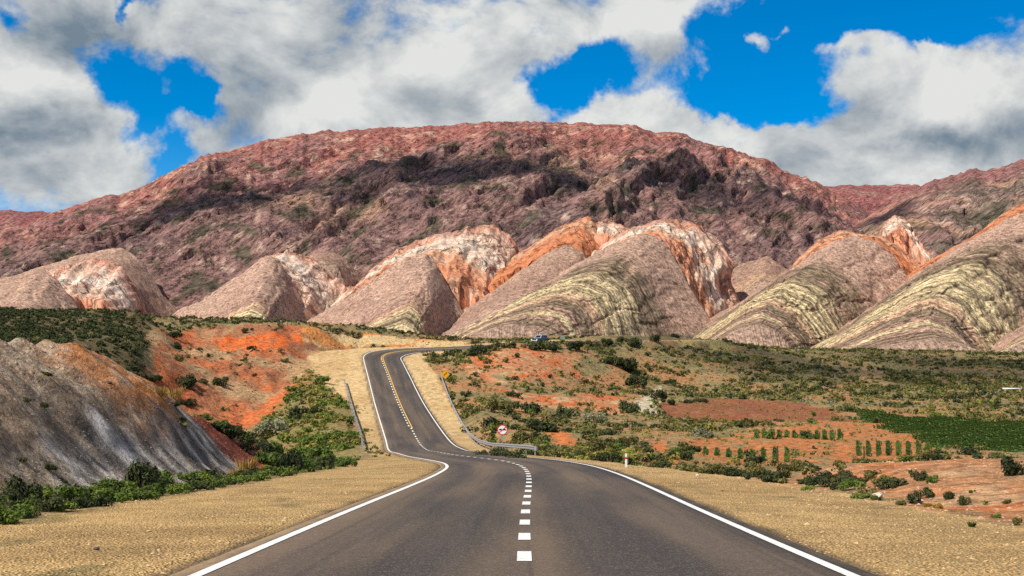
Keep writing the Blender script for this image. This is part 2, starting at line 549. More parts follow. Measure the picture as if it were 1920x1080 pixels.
M['wood'] = plain('weathered_wood', (0.06, 0.045, 0.03), 0.9)
M['pale_wood'] = plain('pale_stem', (0.16, 0.11, 0.07), 0.9)
M['white'] = plain('white_paint', (0.82, 0.81, 0.78), 0.5)
M['stone_dark'] = plain('dark_stone', (0.07, 0.045, 0.04), 0.9, var=.3)
M['stone_pale'] = plain('pale_stone', (0.55, 0.46, 0.36), 0.9, var=.25)
M['stone_tan'] = plain('tan_stone', (0.50, 0.33, 0.15), 0.9, var=.6, scale=14)
M['car_paint'] = plain('dark_blue_car_paint', (0.03, 0.045, 0.075), 0.25, 0.3, 0.6)
M['car_silver'] = plain('silver_trim', (0.75, 0.75, 0.78), 0.3, 0.2, 0.6)
M['glass'] = plain('dark_glass', (0.015, 0.02, 0.03), 0.08, 0.0, 0.6)
M['rubber'] = plain('tyre_rubber', (0.02, 0.02, 0.02), 0.9)
M['lamp'] = plain('headlamp_lens', (0.85, 0.85, 0.82), 0.15, 0.0, 0.7)
LEAF = {
    'dark': leaf_material('dark_scrub_leaves', (0.022, 0.034, 0.012), (0.075, 0.088, 0.028)),
    'green': leaf_material('green_leaves', (0.055, 0.095, 0.016), (0.190, 0.245, 0.040)),
    'olive': leaf_material('olive_leaves', (0.075, 0.075, 0.020), (0.215, 0.190, 0.055)),
    'yellow': leaf_material('yellow_flowering_leaves', (0.20, 0.19, 0.035), (0.52, 0.44, 0.11)),
    'straw': leaf_material('straw_grass', (0.42, 0.26, 0.07), (0.62, 0.42, 0.14)),
    'pale': leaf_material('pale_grey_green_leaves', (0.16, 0.17, 0.09), (0.36, 0.35, 0.20)),
    'amber': leaf_material('amber_leaves', (0.22, 0.11, 0.015), (0.42, 0.24, 0.03)),
    'field': leaf_material('field_crop_leaves', (0.032, 0.068, 0.014), (0.115, 0.170, 0.032)),
}

# ------------------------------------------------------------------ road alignment
_ctr = np.array([(0, -40), (0, -20), (0.05, 0), (0.15, 15.6), (0.28, 26), (0.5, 38), (0.62, 50), (0.42, 62), (-0.45, 73), (-2.2, 84), (-4.3, 96),
                 (-6.4, 110), (-8.3, 123), (-11.1, 148), (-16.6, 188), (-21.2, 220), (-24.0, 239), (-25.2, 249), (-24.4, 257), (-20.8, 264), (-15.4, 268.8), (-9.9, 273),
                 (-2, 281), (7.4, 293), (20, 312), (36, 340), (60, 395)], float)
_zt = np.array([(-40, 2.95), (-20, 1.487), (0, .02), (15.6, -1.124), (26, -1.887), (38, -2.767), (50, -3.647), (62, -4.53), (73, -5.333), (84, -6.14), (96, -7.02),
                (110, -8.0), (123, -8.85), (148, -9.6), (188, -7.5), (220, -4.37), (239, -2.35), (249, -1.45), (257, -.78), (264, -.3), (268.8, -.08), (273, .13),
                (281, .5), (293, 1.05), (312, 1.5), (340, 1.9), (395, 2.0)], float)
def catmull(P, n=24):
    out = []
    for i in range(len(P) - 1):
        p0, p1, p2, p3 = P[max(i - 1, 0)], P[i], P[i + 1], P[min(i + 2, len(P) - 1)]
        for k in range(n):
            t = k / n
            out.append(0.5 * ((2 * p1) + (-p0 + p2) * t + (2 * p0 - 5 * p1 + 4 * p2 - p3) * t * t + (-p0 + 3 * p1 - 3 * p2 + p3) * t ** 3))
    out.append(P[-1])
    return np.array(out)
_P = catmull(np.column_stack([_ctr, _zt[:, 1]]))
_seg = np.r_[0, np.cumsum(np.linalg.norm(np.diff(_P[:, :2], axis=0), axis=1))]
RS = np.arange(0, _seg[-1], 0.75)                      # road stations
RP = np.column_stack([np.interp(RS, _seg, _P[:, i]) for i in range(3)])
k5 = np.ones(9) / 9
for i in range(3):                                      # ease the kinks
    pad = np.r_[[RP[0, i]] * 4, RP[:, i], [RP[-1, i]] * 4]
    sm = np.convolve(pad, k5, 'valid')
    sm[:6] = RP[:6, i]; sm[-6:] = RP[-6:, i]
    RP[:, i] = sm
RT = np.gradient(RP[:, :2], axis=0)
RT /= np.linalg.norm(RT, axis=1)[:, None]
RN = np.column_stack([RT[:, 1], -RT[:, 0]])            # to the right of travel
BANK = -0.085 * sst(236, 256, RP[:, 1]) * (1 - sst(300, 330, RP[:, 1]))   # falls to the inside of the bend
HALF = 3.55
def road_pt(s, d, dz=0.0):
    x = np.interp(s, RS, RP[:, 0]) + np.interp(s, RS, RN[:, 0]) * d
    y = np.interp(s, RS, RP[:, 1]) + np.interp(s, RS, RN[:, 1]) * d
    z = np.interp(s, RS, RP[:, 2]) + np.interp(s, RS, BANK) * d - 0.012 * np.abs(d) + dz
    return np.column_stack([np.atleast_1d(x), np.atleast_1d(y), np.atleast_1d(z)])
S_Y = lambda y: float(np.interp(y, RP[:, 1], RS))

# ------------------------------------------------------------------ terrain height
def P3(px, py, Y):
    return ((px - 960) / F * Y, Y, ZC - (py - HOR) / F * Y)
CP = [(-40, -15, 2), (-14, -15, 1), (0, -15, 1.1), (14, -15, .8), (40, -15, 0.5), (-60, 10, 6), (-30, 0, 3), (40, 10, 0),
      (-9.7, 0, -.2), (-9.6, 20, -1.65), (-9.5, 40, -3.1), (-9.8, 60, -4.6), (-10.6, 80, -6.0), (-13, 12, 1.2), (-16.5, 18, 2.8), (-16.5, 30, 2.2), (-12.8, 32, -.5), (-12.5, 45, -1.0), (-12.4, 52, -2.0),
      (-16.4, 41, 1.45), (-15.5, 45, 1.4), (-15.6, 48, 1.05), (-15.6, 52, -.3), (-15, 57, -1.7), (-13.7, 61, -3.0), (-12.2, 66, -4.7), (-24, 40, 1.8), (-26, 50, 0), (-21, 62, -1.6), (-20, 75, -5), (-30, 110, -9.5), (-14, 78, -6.3),
      (-50, 45, 3), (-45, 80, -3), (-60, 120, -4),
      (-22, 100, -10), (-30, 130, -11.8), (-36, 158, -12), (-24, 130, -11), (-27, 155, -10.8),
      P3(460, 800, 182), P3(520, 757, 198), P3(590, 705, 224), P3(560, 800, 166), P3(560, 750, 195), P3(620, 735, 200), P3(600, 688, 230), P3(640, 720, 212),
      P3(420, 760, 195), P3(350, 790, 178), P3(300, 745, 186), P3(360, 700, 210), P3(480, 690, 225), P3(300, 660, 222), P3(420, 664, 236), P3(450, 658, 240), P3(550, 660, 245), P3(350, 652, 236),
      P3(430, 633, 246), P3(520, 632, 251), P3(600, 630, 266), P3(340, 628, 244), P3(280, 610, 240), P3(400, 605, 262), P3(500, 608, 275), P3(560, 612, 288), P3(620, 617, 300), P3(700, 622, 312), P3(800, 630, 325), P3(880, 640, 340),
      P3(200, 612, 420), P3(0, 606, 300), P3(-200, 606, 300), P3(0, 614, 420), P3(150, 604, 285), P3(0, 620, 180), P3(150, 620, 205), P3(-300, 606, 240), P3(500, 622, 420), P3(800, 637, 450), P3(610, 662, 262), P3(650, 655, 274), P3(720, 649, 287), P3(800, 646, 298), P3(880, 645, 312),
      P3(250, 720, 150), P3(200, 690, 155), P3(0, 665, 150), P3(0, 597, 215), P3(100, 597, 225), P3(200, 597, 232), P3(270, 600, 238), P3(262, 660, 190), P3(130, 630, 195), P3(-150, 592, 220), P3(-150, 680, 120),
      # right side
      (8.8, 20, -1.6), (9, 31, -2.5), (12.5, 30, -2.1), P3(1640, 868, 46), P3(1800, 863, 44), P3(1920, 860, 43), P3(1500, 880, 50), P3(1420, 892, 52), P3(1920, 945, 27), P3(1750, 928, 32),
      (18, 60, -5.2), (25, 58, -4.8), (16, 75, -7.6), (30, 80, -8.6), (8.5, 60, -5.4), (5, 80, -6.6), (40, 45, -3), (24, 30, -1.8), (20, 14, -.6),
      P3(1400, 845, 125), P3(1600, 845, 128), P3(1850, 850, 122), P3(1300, 850, 115), P3(1450, 818, 150), P3(1700, 815, 155), P3(1900, 820, 150), P3(1400, 775, 200), P3(1280, 755, 215), P3(1550, 770, 210), P3(1320, 790, 185), P3(1900, 780, 200), P3(1700, 770, 215),
      P3(1700, 720, 300), P3(1900, 722, 300), P3(1500, 720, 280), P3(1500, 682, 370), P3(1800, 684, 420), P3(1500, 657, 480), P3(1700, 658, 560), P3(1920, 664, 560), P3(1350, 643, 420), P3(1300, 634, 400), P3(1250, 641, 372), P3(1410, 650, 430),
      (60, 700, -6), (200, 800, -6), (320, 800, -7), (0, 700, -3), (-120, 700, 0),
      P3(930, 651, 257), P3(1000, 650, 264), P3(1060, 647, 284), P3(1150, 643, 304), P3(1200, 643, 332), P3(900, 674, 240), P3(890, 692, 228), P3(960, 702, 224), P3(1000, 688, 236), P3(1060, 665, 258), P3(1050, 705, 232), P3(880, 718, 213), P3(900, 742, 194), P3(1000, 742, 204),
      P3(1100, 722, 240), P3(1150, 680, 275), P3(1200, 702, 280), P3(1200, 742, 230), P3(900, 788, 156), P3(1000, 790, 160), P3(1100, 788, 172), P3(1200, 790, 176), P3(1100, 760, 196), P3(1000, 842, 104), P3(1100, 840, 112), P3(1200, 850, 100), P3(1250, 865, 82), P3(1000, 815, 128),
      (-130, 100, -1), (-160, 220, 6), (-220, 420, 5), (120, 60, -6), (110, 150, -9.5), (200, 300, -8), (320, 560, -4), (-300, 700, 2)]
CP = np.array(CP, float)
def warp(x, y):
    q = np.maximum(y + 32, 6)
    return np.stack([x / q * 3.0, np.log(q) * 2.0], -1)
_W = warp(CP[:, 0], CP[:, 1])
def _phi(r2):
    return np.where(r2 > 1e-12, 0.5 * r2 * np.log(np.maximum(r2, 1e-12)), 0)
_n = len(CP)
_A = np.zeros((_n + 3, _n + 3))
_A[:_n, :_n] = _phi(((_W[:, None] - _W[None]) ** 2).sum(-1)) + np.eye(_n) * 2e-4
_A[:_n, _n] = 1; _A[:_n, _n + 1:] = _W
_A[_n, :_n] = 1; _A[_n + 1:, :_n] = _W.T
_co = np.linalg.solve(_A, np.r_[CP[:, 2], 0, 0, 0])
def tps(x, y):
    p = warp(x, y)
    o = _co[_n] + p[..., 0] * _co[_n + 1] + p[..., 1] * _co[_n + 2]
    for i in range(_n):
        r2 = (p[..., 0] - _W[i, 0]) ** 2 + (p[..., 1] - _W[i, 1]) ** 2
        o = o + _co[i] * _phi(r2)
    return o
SHL = np.array([(-40, 5.8), (60, 5.8), (84, 4.5), (98, 2.0), (150, 2.2), (185, 3.2), (205, 6.0), (225, 9.0), (245, 10.0), (262, 6), (280, 3), (400, 2)])
SHR = np.array([(-40, 4.9), (35, 4.9), (52, 3.8), (68, 2.0), (95, 1.5), (120, 2.4), (160, 2.6), (190, 3.6), (230, 4.4), (250, 4.0), (265, 2.5), (400, 2)])
def corridor(x, y):
    """signed offset d from the centre line, road level there, shoulder widths"""
    shp = x.shape
    x = x.ravel(); y = y.ravel()
    d = np.full(x.shape, 999.0); z = np.zeros(x.shape); s = np.zeros(x.shape)
    xc = np.interp(y, RP[:, 1], RP[:, 0])
    near = np.where((np.abs(x - xc) < 60) & (y < 400))[0]
    st = 2
    for a in range(0, len(near), 20000):
        ii = near[a:a + 20000]
        dx = x[ii, None] - RP[None, ::st, 0]; dy = y[ii, None] - RP[None, ::st, 1]
        k = np.argmin(dx * dx + dy * dy, axis=1) * st
        ex = x[ii] - RP[k, 0]; ey = y[ii] - RP[k, 1]
        d[ii] = ex * RN[k, 0] + ey * RN[k, 1]
        far = np.hypot(ex, ey) > np.abs(d[ii]) + 1.2
        along = ex * RT[k, 0] + ey * RT[k, 1]
        sl = np.gradient(RP[:, 2], RS)
        z[ii] = RP[k, 2] + BANK[k] * np.clip(d[ii], -14, 10) + sl[k] * along
        s[ii] = RS[k]
        d[ii[far]] = 999
    return d.reshape(shp), z.reshape(shp), s.reshape(shp)
SPOIL = np.array([(-20, -16.5, 3.6), (20, -16.6, 2.6), (30, -16.6, 2.1), (41, -16.4, 1.5), (45, -15.6, 1.4), (48.2, -15.7, 1.1), (52, -15.6, -.3), (57, -15, -1.75), (61, -13.7, -3.0), (67, -12.6, -4.3), (72, -11.2, -5.3)], float)
def height(x, y, fine=True):
    x = np.asarray(x, float); y = np.asarray(y, float)
    z = tps(x, y)
    amp = 0.004 * np.clip(y, 12, 320)
    if fine:
        near = np.clip(y, 10, 400)
        z = z + fbm(x / 9, y / 9, 4, 3) * 0.35 * sst(30, 90, y) + fbm(x / 40, y / 40, 4, 9) * 1.1 * sst(70, 200, y) * (1 - 0.6 * sst(20, 40, x) * (1 - sst(250, 330, y)))
        # eroded rills on the orange bad-lands and the road cutting
        bad = sst(-20, -32, x) * sst(165, 200, y) * (1 - sst(300, 340, y))
        cut = sst(255, 270, y) * (1 - sst(315, 335, y)) * sst(6, -6, x) * sst(-60, -40, x)
        z = z + bad * ((ridged(x / 7, y / 20, 4, 21) - 0.3) * 1.1 + (ridged(x / 2.6, y / 9, 3, 25) - .3) * 0.28)
        z = z + cut * (ridged((x - y * .5) / 3.0, y / 30, 3, 27) - .3) * 0.7
        # rilled face of the spoil bank: runnels run straight down the fall line
        sp = sst(-9.6, -11.2, x) * sst(72, 62, y) * sst(-40, -20, x)
        z = z + 0 * sp
        rt = sst(6, 14, x) * sst(90, 120, y) * (1 - sst(300, 360, y))
        z = z + fbm(x / 16, y / 22, 4, 43) * 0.9 * sst(-4, 6, x) * sst(80, 140, y) * (1 - sst(30, 50, x))
        z = z + fbm(x / 2.2, y / 2.2, 3, 45) * 0.09 * sst(8, 10, x) * sst(70, 55, y)
    ys = np.clip(y, -20, 72)
    if fine:
        ys = ys + fbm(x / 5, y / 5, 3, 37) * 1.2
    xc = np.interp(ys, SPOIL[:, 0], SPOIL[:, 1]); zc = np.interp(ys, SPOIL[:, 0], SPOIL[:, 2])
    zd = 0.02 - .0733 * y - .25
    t_ = np.clip((-9.5 - x) / (-9.5 - xc), 0, 1)
    face = zd + (zc - zd) * (t_ + .10 * np.sin(t_ * math.pi))
    backs = zc - .30 * (xc - x)
    zs = np.where(x > xc, face, backs)
    if fine:
        k_ = sst(-9.8, -11.0, x)
        zs = zs + k_ * ((ridged((y + x * .25) / 1.9, x / 8, 4, 33, .6) - .4) * 0.42 + fbm(x / 1.3, y / 1.3, 4, 35, .6) * 0.26)
    ws = sst(-9.3, -9.7, x) * sst(72, 64, y) * sst(-27, -17, x)
    z = lerp(z, zs, ws)
    d, rz, s = corridor(x, y)
    wl = np.interp(y, SHL[:, 0], SHL[:, 1]); wr = np.interp(y, SHR[:, 0], SHR[:, 1])
    edge = np.where(d < 0, wl, wr) + 3.9
    edge = edge + fbm(x / 5, y / 5, 2, 51) * 0.5
    t = sst(0, 1, (np.abs(d) - edge) / np.where(d < 0, 4.5, 3.5))
    sh = rz - 0.06 - 0.02 * np.clip(np.abs(d) - 3.9, 0, 8) + (fbm(x / 1.7, y / 1.7, 3, 53) * 0.035 if fine else 0)
    sh = np.where(np.abs(d) < 3.80, rz - 0.16, sh)
    sh = np.where((np.abs(d) >= 3.80) & (np.abs(d) < 4.3), sh - 0.02, sh)
    return np.where(np.abs(d) > 500, z, lerp(sh, z, t))

def hit(px, py, y0=12.0, y1=700.0):
    """first ground point seen along a direction from the camera position"""
    Y = np.exp(np.linspace(math.log(y0), math.log(y1), 900))
    X = (px - 960) / F * Y
    Z = ZC - (py - HOR) / F * Y
    h = height(X, Y, False)
    k = np.where(h >= Z)[0]
    if len(k) == 0:
        k = int(np.argmin(Z - h))
    else:
        k = int(k[0])
        if k > 0:
            a, b = Z[k - 1] - h[k - 1], Z[k] - h[k]
            t = a / (a - b + 1e-9)
            return np.array([X[k - 1] + (X[k] - X[k - 1]) * t, Y[k - 1] + (Y[k] - Y[k - 1]) * t])
    return np.array([X[k], Y[k]])
def world_poly(pts):
    return np.array([hit(*p) for p in pts])
def inside(poly, x, y, jit=0.0, seed=0):
    if jit:
        sc = jit * 3.0
        x = x + fbm(x / sc, y / sc, 4, 200 + seed) * jit * 1.6
        y = y + fbm(x / sc + 9, y / sc + 4, 4, 230 + seed) * jit * 3.2
    r = np.zeros(x.shape, bool)
    n = len(poly); j = n - 1
    for i in range(n):
        xi, yi = poly[i]; xj, yj = poly[j]
        c = ((yi > y) != (yj > y)) & (x < (xj - xi) * (y - yi) / (yj - yi + 1e-12) + xi)
        r ^= c
        j = i
    return r
ZONES_PX = {
    'badland': [(285, 622), (420, 610), (560, 618), (600, 632), (605, 668), (560, 735), (470, 800), (400, 800), (330, 770), (275, 725), (268, 660)],
    'cliff': [(395, 642), (470, 631), (560, 634), (595, 652), (520, 661), (420, 662)],
    'cream': [(560, 626), (700, 627), (880, 642), (870, 647), (700, 650), (610, 657), (570, 645)],
    'wash': [(430, 795), (520, 742), (600, 692), (588, 722), (520, 780), (460, 805)],
    'embank': [(605, 690), (640, 702), (668, 770), (715, 845), (650, 860), (560, 870), (482, 805), (530, 755), (565, 705)],
    'redfield': [(1235, 752), (1340, 747), (1480, 754), (1560, 768), (1600, 790), (1500, 794), (1350, 792), (1245, 776)],
    'greenfield': [(1585, 768), (1700, 783), (1920, 793), (2300, 800), (2300, 862), (1920, 850), (1760, 838), (1690, 810)],
    'orange1': [(868, 692), (900, 662), (1000, 654), (1090, 664), (1100, 700), (1000, 714), (900, 714)],
    'orange2': [(930, 730), (1010, 735), (1080, 748), (1170, 738), (1175, 775), (1080, 770), (1000, 765)],
    'orange3': [(1020, 798), (1055, 798), (1085, 832), (1040, 832)],
    'orange4': [(1225, 828), (1248, 828), (1270, 872), (1245, 874)],
    'cropsoil': [(1290, 822), (1560, 792), (1700, 802), (1760, 845), (1700, 863), (1500, 868), (1310, 868)],
    'mound': [(1380, 892), (1500, 880), (1640, 869), (1920, 864), (2400, 855), (2400, 1000), (1920, 985), (1640, 925)],
    'tanpatch': [(1540, 690), (1640, 690), (1680, 715), (1640, 732), (1600, 706)],
    'palebank': [(1190, 742), (1240, 725), (1232, 768), (1190, 768)],
    'knoll': [(1255, 640), (1300, 634), (1375, 644), (1360, 652), (1280, 650)],
}
ZP = {k: world_poly(v) for k, v in ZONES_PX.items()}
ZP['darkhill'] = np.array([(-44, 155), (-40, 135), (-34, 95), (-60, 75), (-220, 80), (-300, 262), (-72, 250), (-66, 232), (-55, 190)], float)
ZJ = {'badland': 3, 'cliff': 1.2, 'cream': 2.5, 'wash': 2, 'darkhill': 3, 'embank': 2, 'redfield': 2, 'greenfield': 3, 'orange1': 3, 'orange2': 3, 'orange3': 1.5, 'orange4': .8, 'cropsoil': 3, 'mound': .8, 'tanpatch': 4, 'palebank': 2, 'knoll': 4}
def zones(x, y):
    return {k: inside(ZP[k], x, y, ZJ[k], i).astype(np.float32) for i, k in enumerate(ZP)}

# ------------------------------------------------------------------ ground sheet
NR, NC = 560, 600
vv = np.linspace(math.log(34 - 24), math.log(34 + 900), NR)
Yg = np.exp(vv) - 34
ug = np.linspace(-1, 1, NC)
ug = 0.50 * ug + 0.34 * ug ** 3
GX = ug[None, :] * (Yg[:, None] + 34) + 0 * Yg[:, None]
GY = np.repeat(Yg[:, None], NC, 1)
GZ = height(GX, GY)
Zn = zones(GX, GY)
gd, grz, gs = corridor(GX, GY)

def ground_colour(x, y, z, Zn, d):
    f = fbm(x / 14, y / 14, 5, 61); g = fbm(x / 3.2, y / 3.2, 4, 67); h = fbm(x / 1.0, y / 1.0, 3, 71)
    c = np.zeros(x.shape + (3,), np.float32) + np.array((0.27, 0.19, 0.085), np.float32)
    c = mixc(c, (0.36, 0.17, 0.075), sst(-0.05, 0.25, f + g * .5))            # orange soil showing between the scrub
    c = mixc(c, (0.17, 0.14, 0.06), sst(0.0, 0.3, -f + g * .4) * 0.8)
    far = sst(260, 420, y)
    c = mixc(c, (0.20, 0.155, 0.065), far * sst(-.3, .1, g) * .7)
    # left
    left = sst(-9, -12, x)
    m = Zn['badland']
    b = mixc(np.zeros_like(c) + np.array((0.36, 0.135, 0.058), np.float32), (0.40, 0.235, 0.115), sst(-.05, .22, f + .5 * g))
    b = mixc(b, (0.46, 0.120, 0.038), sst(.10, .30, -f + .6 * fbm(x / 6, y / 12, 3, 77)) * .85)
    b = mixc(b, (0.30, 0.20, 0.10), sst(.05, .3, fbm(x / 5, y / 9, 4, 79)) * .6)
    b = mixc(b, (0.22, 0.07, 0.035), sst(.12, .32, g - .3 * f) * .7)
    c = c * (1 - m[..., None]) + b * m[..., None]
    c = mixc(c, (0.60, 0.125, 0.028), Zn['cliff'] * sst(-.45, .0, g + .3 * h))
    cr = mixc(np.zeros_like(c) + np.array((0.58, 0.40, 0.19), np.float32), (0.56, 0.22, 0.06), sst(-.02, .15, fbm((x - y * .5) / 6, y / 40, 3, 81)))
    c = c * (1 - Zn['cream'][..., None]) + cr * Zn['cream'][..., None]
    c = mixc(c, (0.50, 0.13, 0.04), Zn['wash'] * .9)
    c = mixc(c, (0.12, 0.088, 0.042), Zn['darkhill'] * .9)
    c = mixc(c, (0.21, 0.17, 0.06), Zn['embank'] * .75)
    # right
    c = mixc(c, (0.235, 0.070, 0.032), Zn['redfield'] * (.80 + .3 * g))
    c = mixc(c, (0.42, 0.15, 0.05), Zn['cropsoil'] * sst(-.35, .05, g))
    c = mixc(c, (0.030, 0.062, 0.016), Zn['greenfield'])
    for k in ('orange1', 'orange2'):
        o = mixc(np.zeros_like(c) + np.array((0.46, 0.19, 0.085), np.float32), (0.50, 0.125, 0.04), sst(0, .2, f + .4 * g))
        o = mixc(o, (0.46, 0.30, 0.15), sst(.08, .3, -g))
        mm = Zn[k] * .92
        c = c * (1 - mm[..., None]) + o * mm[..., None]
    c = mixc(c, (0.55, 0.17, 0.05), np.maximum(Zn['orange3'], Zn['orange4']))
    mo = mixc(np.zeros_like(c) + np.array((0.40, 0.19, 0.085), np.float32), (0.47, 0.16, 0.055), sst(0, .2, f))
    mo = mixc(mo, (0.42, 0.27, 0.14), sst(.05, .3, g) * .7)
    c = c * (1 - Zn['mound'][..., None]) + mo * Zn['mound'][..., None]
    c = mixc(c, (0.46, 0.28, 0.12), Zn['tanpatch'] * .8)
    c = mixc(c, (0.52, 0.44, 0.30), Zn['palebank'] * .8)
    c = mixc(c, (0.50, 0.38, 0.13), Zn['knoll'] * .8)  # yellow light on the knoll, put into its ground colour
    # spoil bank of slate, clay and red earth
    bank = sst(-9.9, -10.6, x + g * .5) * sst(76, 70, y) * sst(-60, -30, x)
    hh = np.clip((-9.6 - x) / 6.2, 0, 1.5)
    fl = y + x * .25                                        # runnel coordinate
    r1 = fbm(fl / 1.3, x / 6, 4, 91); r2 = fbm(fl / 0.45, x / 2.2, 3, 93)
    s = np.zeros_like(c) + np.array((0.18, 0.138, 0.106), np.float32)
    s = mixc(s, (0.52, 0.44, 0.365), sst(.02, .34, r1 + .55 * r2))
    s = mixc(s, (0.075, 0.062, 0.054), sst(.05, .3, -r1 + .5 * r2) * .85)
    seam = 1.2 * np.exp(-((fl - 35.9 + .5 * g - .6 * hh) / .8) ** 2) + .7 * np.exp(-((fl - 47.5 + .5 * g) / .5) ** 2) + .6 * np.exp(-((fl - 31.5 + .6 * g) / .4) ** 2)
    s = mixc(s, (0.70, 0.63, 0.56), np.clip(seam, 0, 1) * sst(-.3, .1, r2) * .9)
    s = mixc(s, (0.26, 0.165, 0.105), sst(31, 28, y + g * 3) * .8)
    top = sst(.42, .60, hh + .22 * f + .30 * g + .10 * h + .012 * (45 - y))
    t_ = mixc(np.zeros_like(c) + np.array((0.29, 0.195, 0.125), np.float32), (0.42, 0.155, 0.045), sst(40, 46, y + 4 * f) * sst(-.1, .15, g + .3) * sst(1.06, .9, hh))
    t_ = mixc(t_, (0.46, 0.36, 0.25), sst(.12, .3, h + .5 * g) * .6)
    s = s * (1 - top[..., None]) + t_ * top[..., None]
    red = sst(51.6, 52.8, y + g * 1.0 + .45 * (x + 13))
    rd = mixc(np.zeros_like(c) + np.array((0.22, 0.055, 0.028), np.float32), (0.12, 0.04, 0.03), sst(0, .25, r1))
    s = s * (1 - red[..., None]) + rd * red[..., None]
    line = np.exp(-((y + .45 * (x + 13) - 51.7 + g * .6) / .5) ** 2)
    s = mixc(s, (0.44, 0.40, 0.36), line * .8)
    c = c * (1 - bank[..., None]) + s * bank[..., None]
    # gravel verges
    wl = np.interp(y, SHL[:, 0], SHL[:, 1]); wr = np.interp(y, SHR[:, 0], SHR[:, 1])
    ed = np.where(d < 0, wl, wr) + 3.9 + fbm(x / 5, y / 5, 2, 51) * 0.5 + g * .5
    gv = np.where(np.abs(d) < 500, sst(.35, -.25, np.abs(d) - ed), 0)
    gcol = mixc(np.zeros_like(c) + np.array((0.63, 0.40, 0.160), np.float32), (0.62, 0.43, 0.215), sst(90, 150, y) * .7)
    gcol = mixc(gcol, (0.48, 0.29, 0.115), sst(.0, .3, f + .4 * g) * .6)
    gcol = mixc(gcol, (0.085, 0.062, 0.045), sst(.40, .05, np.abs(np.abs(d) - 3.85) + .25 * g) * .8)
    weeds = sst(.28, .4, fbm(x / 2.0, y / 3.0, 4, 97)) * sst(4.4, 5.2, np.abs(d))
    gcol = mixc(gcol, (0.14, 0.13, 0.045), weeds * .55)
    c = c * (1 - gv[..., None]) + gcol * gv[..., None]
    return c, gv, bank
gcol, ggrav, gbank = ground_colour(GX, GY, GZ, Zn, gd)
gme = mesh_from('ground', np.stack([GX, GY, GZ], -1).reshape(-1, 3), grid_faces(NR, NC))
set_col(gme, gcol)
set_val(gme, ggrav * (1 - sst(90, 200, GY) * .7), 'gravel')
set_val(gme, np.clip(gbank + Zn['mound'] * .9 + .35 + .3 * Zn['badland'], 0, 1) * (1 - .7 * Zn['greenfield']), 'rock')
ground = obj('ground', gme, M['ground'], kind='structure')

def gz(x, y):
    """ground level of the built sheet (bilinear)"""
    x = np.atleast_1d(np.asarray(x, float)); y = np.atleast_1d(np.asarray(y, float))
    r = np.clip((np.log(np.maximum(y + 34, 10)) - vv[0]) / (vv[1] - vv[0]), 0, NR - 1.001)
    c = np.clip(np.interp(x / (y + 34), ug, np.arange(NC)), 0, NC - 1.001)
    i = r.astype(int); j = c.astype(int); a = r - i; b = c - j
    return (GZ[i, j] * (1 - a) * (1 - b) + GZ[i + 1, j] * a * (1 - b) + GZ[i, j + 1] * (1 - a) * b + GZ[i + 1, j + 1] * a * b)
def spot(px, py):
    q = hit(px, py)
    return float(q[0]), float(q[1]), float(gz(q[0], q[1])[0])

# the wide valley floor that carries on to the horizon
pn = 120
px_, py_ = np.meshgrid(np.linspace(-9000, 9000, pn), np.linspace(-2500, 12000, pn))
pz_ = -16 + 0 * px_
pme = mesh_from('plain', np.stack([px_, py_, pz_], -1).reshape(-1, 3), grid_faces(pn, pn))
set_col(pme, np.zeros((pn * pn, 3)) + np.array((0.20, 0.155, 0.07)))
set_val(pme, np.zeros(pn * pn), 'gravel'); set_val(pme, np.zeros(pn * pn) + .3, 'rock')
obj('plain', pme, M['ground'], kind='structure')

# ------------------------------------------------------------------ road and its markings
def ribbon(name, s0, s1, dl, dr, dz, mat, parent=None, step=0.75, cols=2, skirt=0.0, **props):
    n = max(2, int((s1 - s0) / step) + 1)
    ss = np.linspace(s0, s1, n)
    ds = list(np.linspace(dl, dr, cols))
    rows = [road_pt(ss, d_, dz) for d_ in ds]
    if skirt:
        a = rows[0].copy(); a[:, 2] -= skirt; bb = rows[-1].copy(); bb[:, 2] -= skirt
        a[:, :2] += 0; rows = [a] + rows + [bb]; ds = [dl] + ds + [dr]
    co = np.stack(rows, 1)
    me = mesh_from(name, co.reshape(-1, 3), grid_faces(n, len(rows)))
    uv = me.uv_layers.new(name='road')
    li = np.zeros(len(me.loops), np.int32); me.loops.foreach_get('vertex_index', li)
    U = np.stack([np.repeat(np.array(ds)[None], n, 0), np.repeat(ss[:, None], len(ds), 1)], -1).reshape(-1, 2)
    uv.data.foreach_set('uv', U[li].astype(np.float32).ravel())
    bm = bmesh.new(); bm.from_mesh(me); bmesh.ops.recalc_face_normals(bm, faces=bm.faces)
    bm.to_mesh(me); bm.free()
    if me.polygons[len(me.polygons) // 2].normal.z < 0:
        me.flip_normals()
    return obj(name, me, mat, parent, **props)
S0, S1 = RS[2], RS[-3]
road = ribbon('road', S0, S1, -3.86, 3.84, 0.0, M['asphalt'], cols=9, skirt=0.22, kind='structure')
for d_ in (-HALF, HALF):
    ribbon('edge_line', S0, S1, d_ - 0.075, d_ + 0.075, 0.008, M['white_paint'], road)
s_y0 = S_Y(158); s_end = S_Y(246)
s = S_Y(15.0) - 3.05 * 6
while s < s_end:
    off_ = 0.0 if s < s_y0 else -0.16
    ribbon('lane_dash', s, s + 1.25, off_ - 0.088, off_ + 0.088, 0.008, M['white_paint'], road, step=0.42)
    s += 3.05
ribbon('no_passing_line', s_y0, S1, 0.06, 0.22, 0.008, M['yellow_paint'], road)
ribbon('no_passing_line', S_Y(241), S1, -0.26, -0.10, 0.0082, M['yellow_paint'], road)

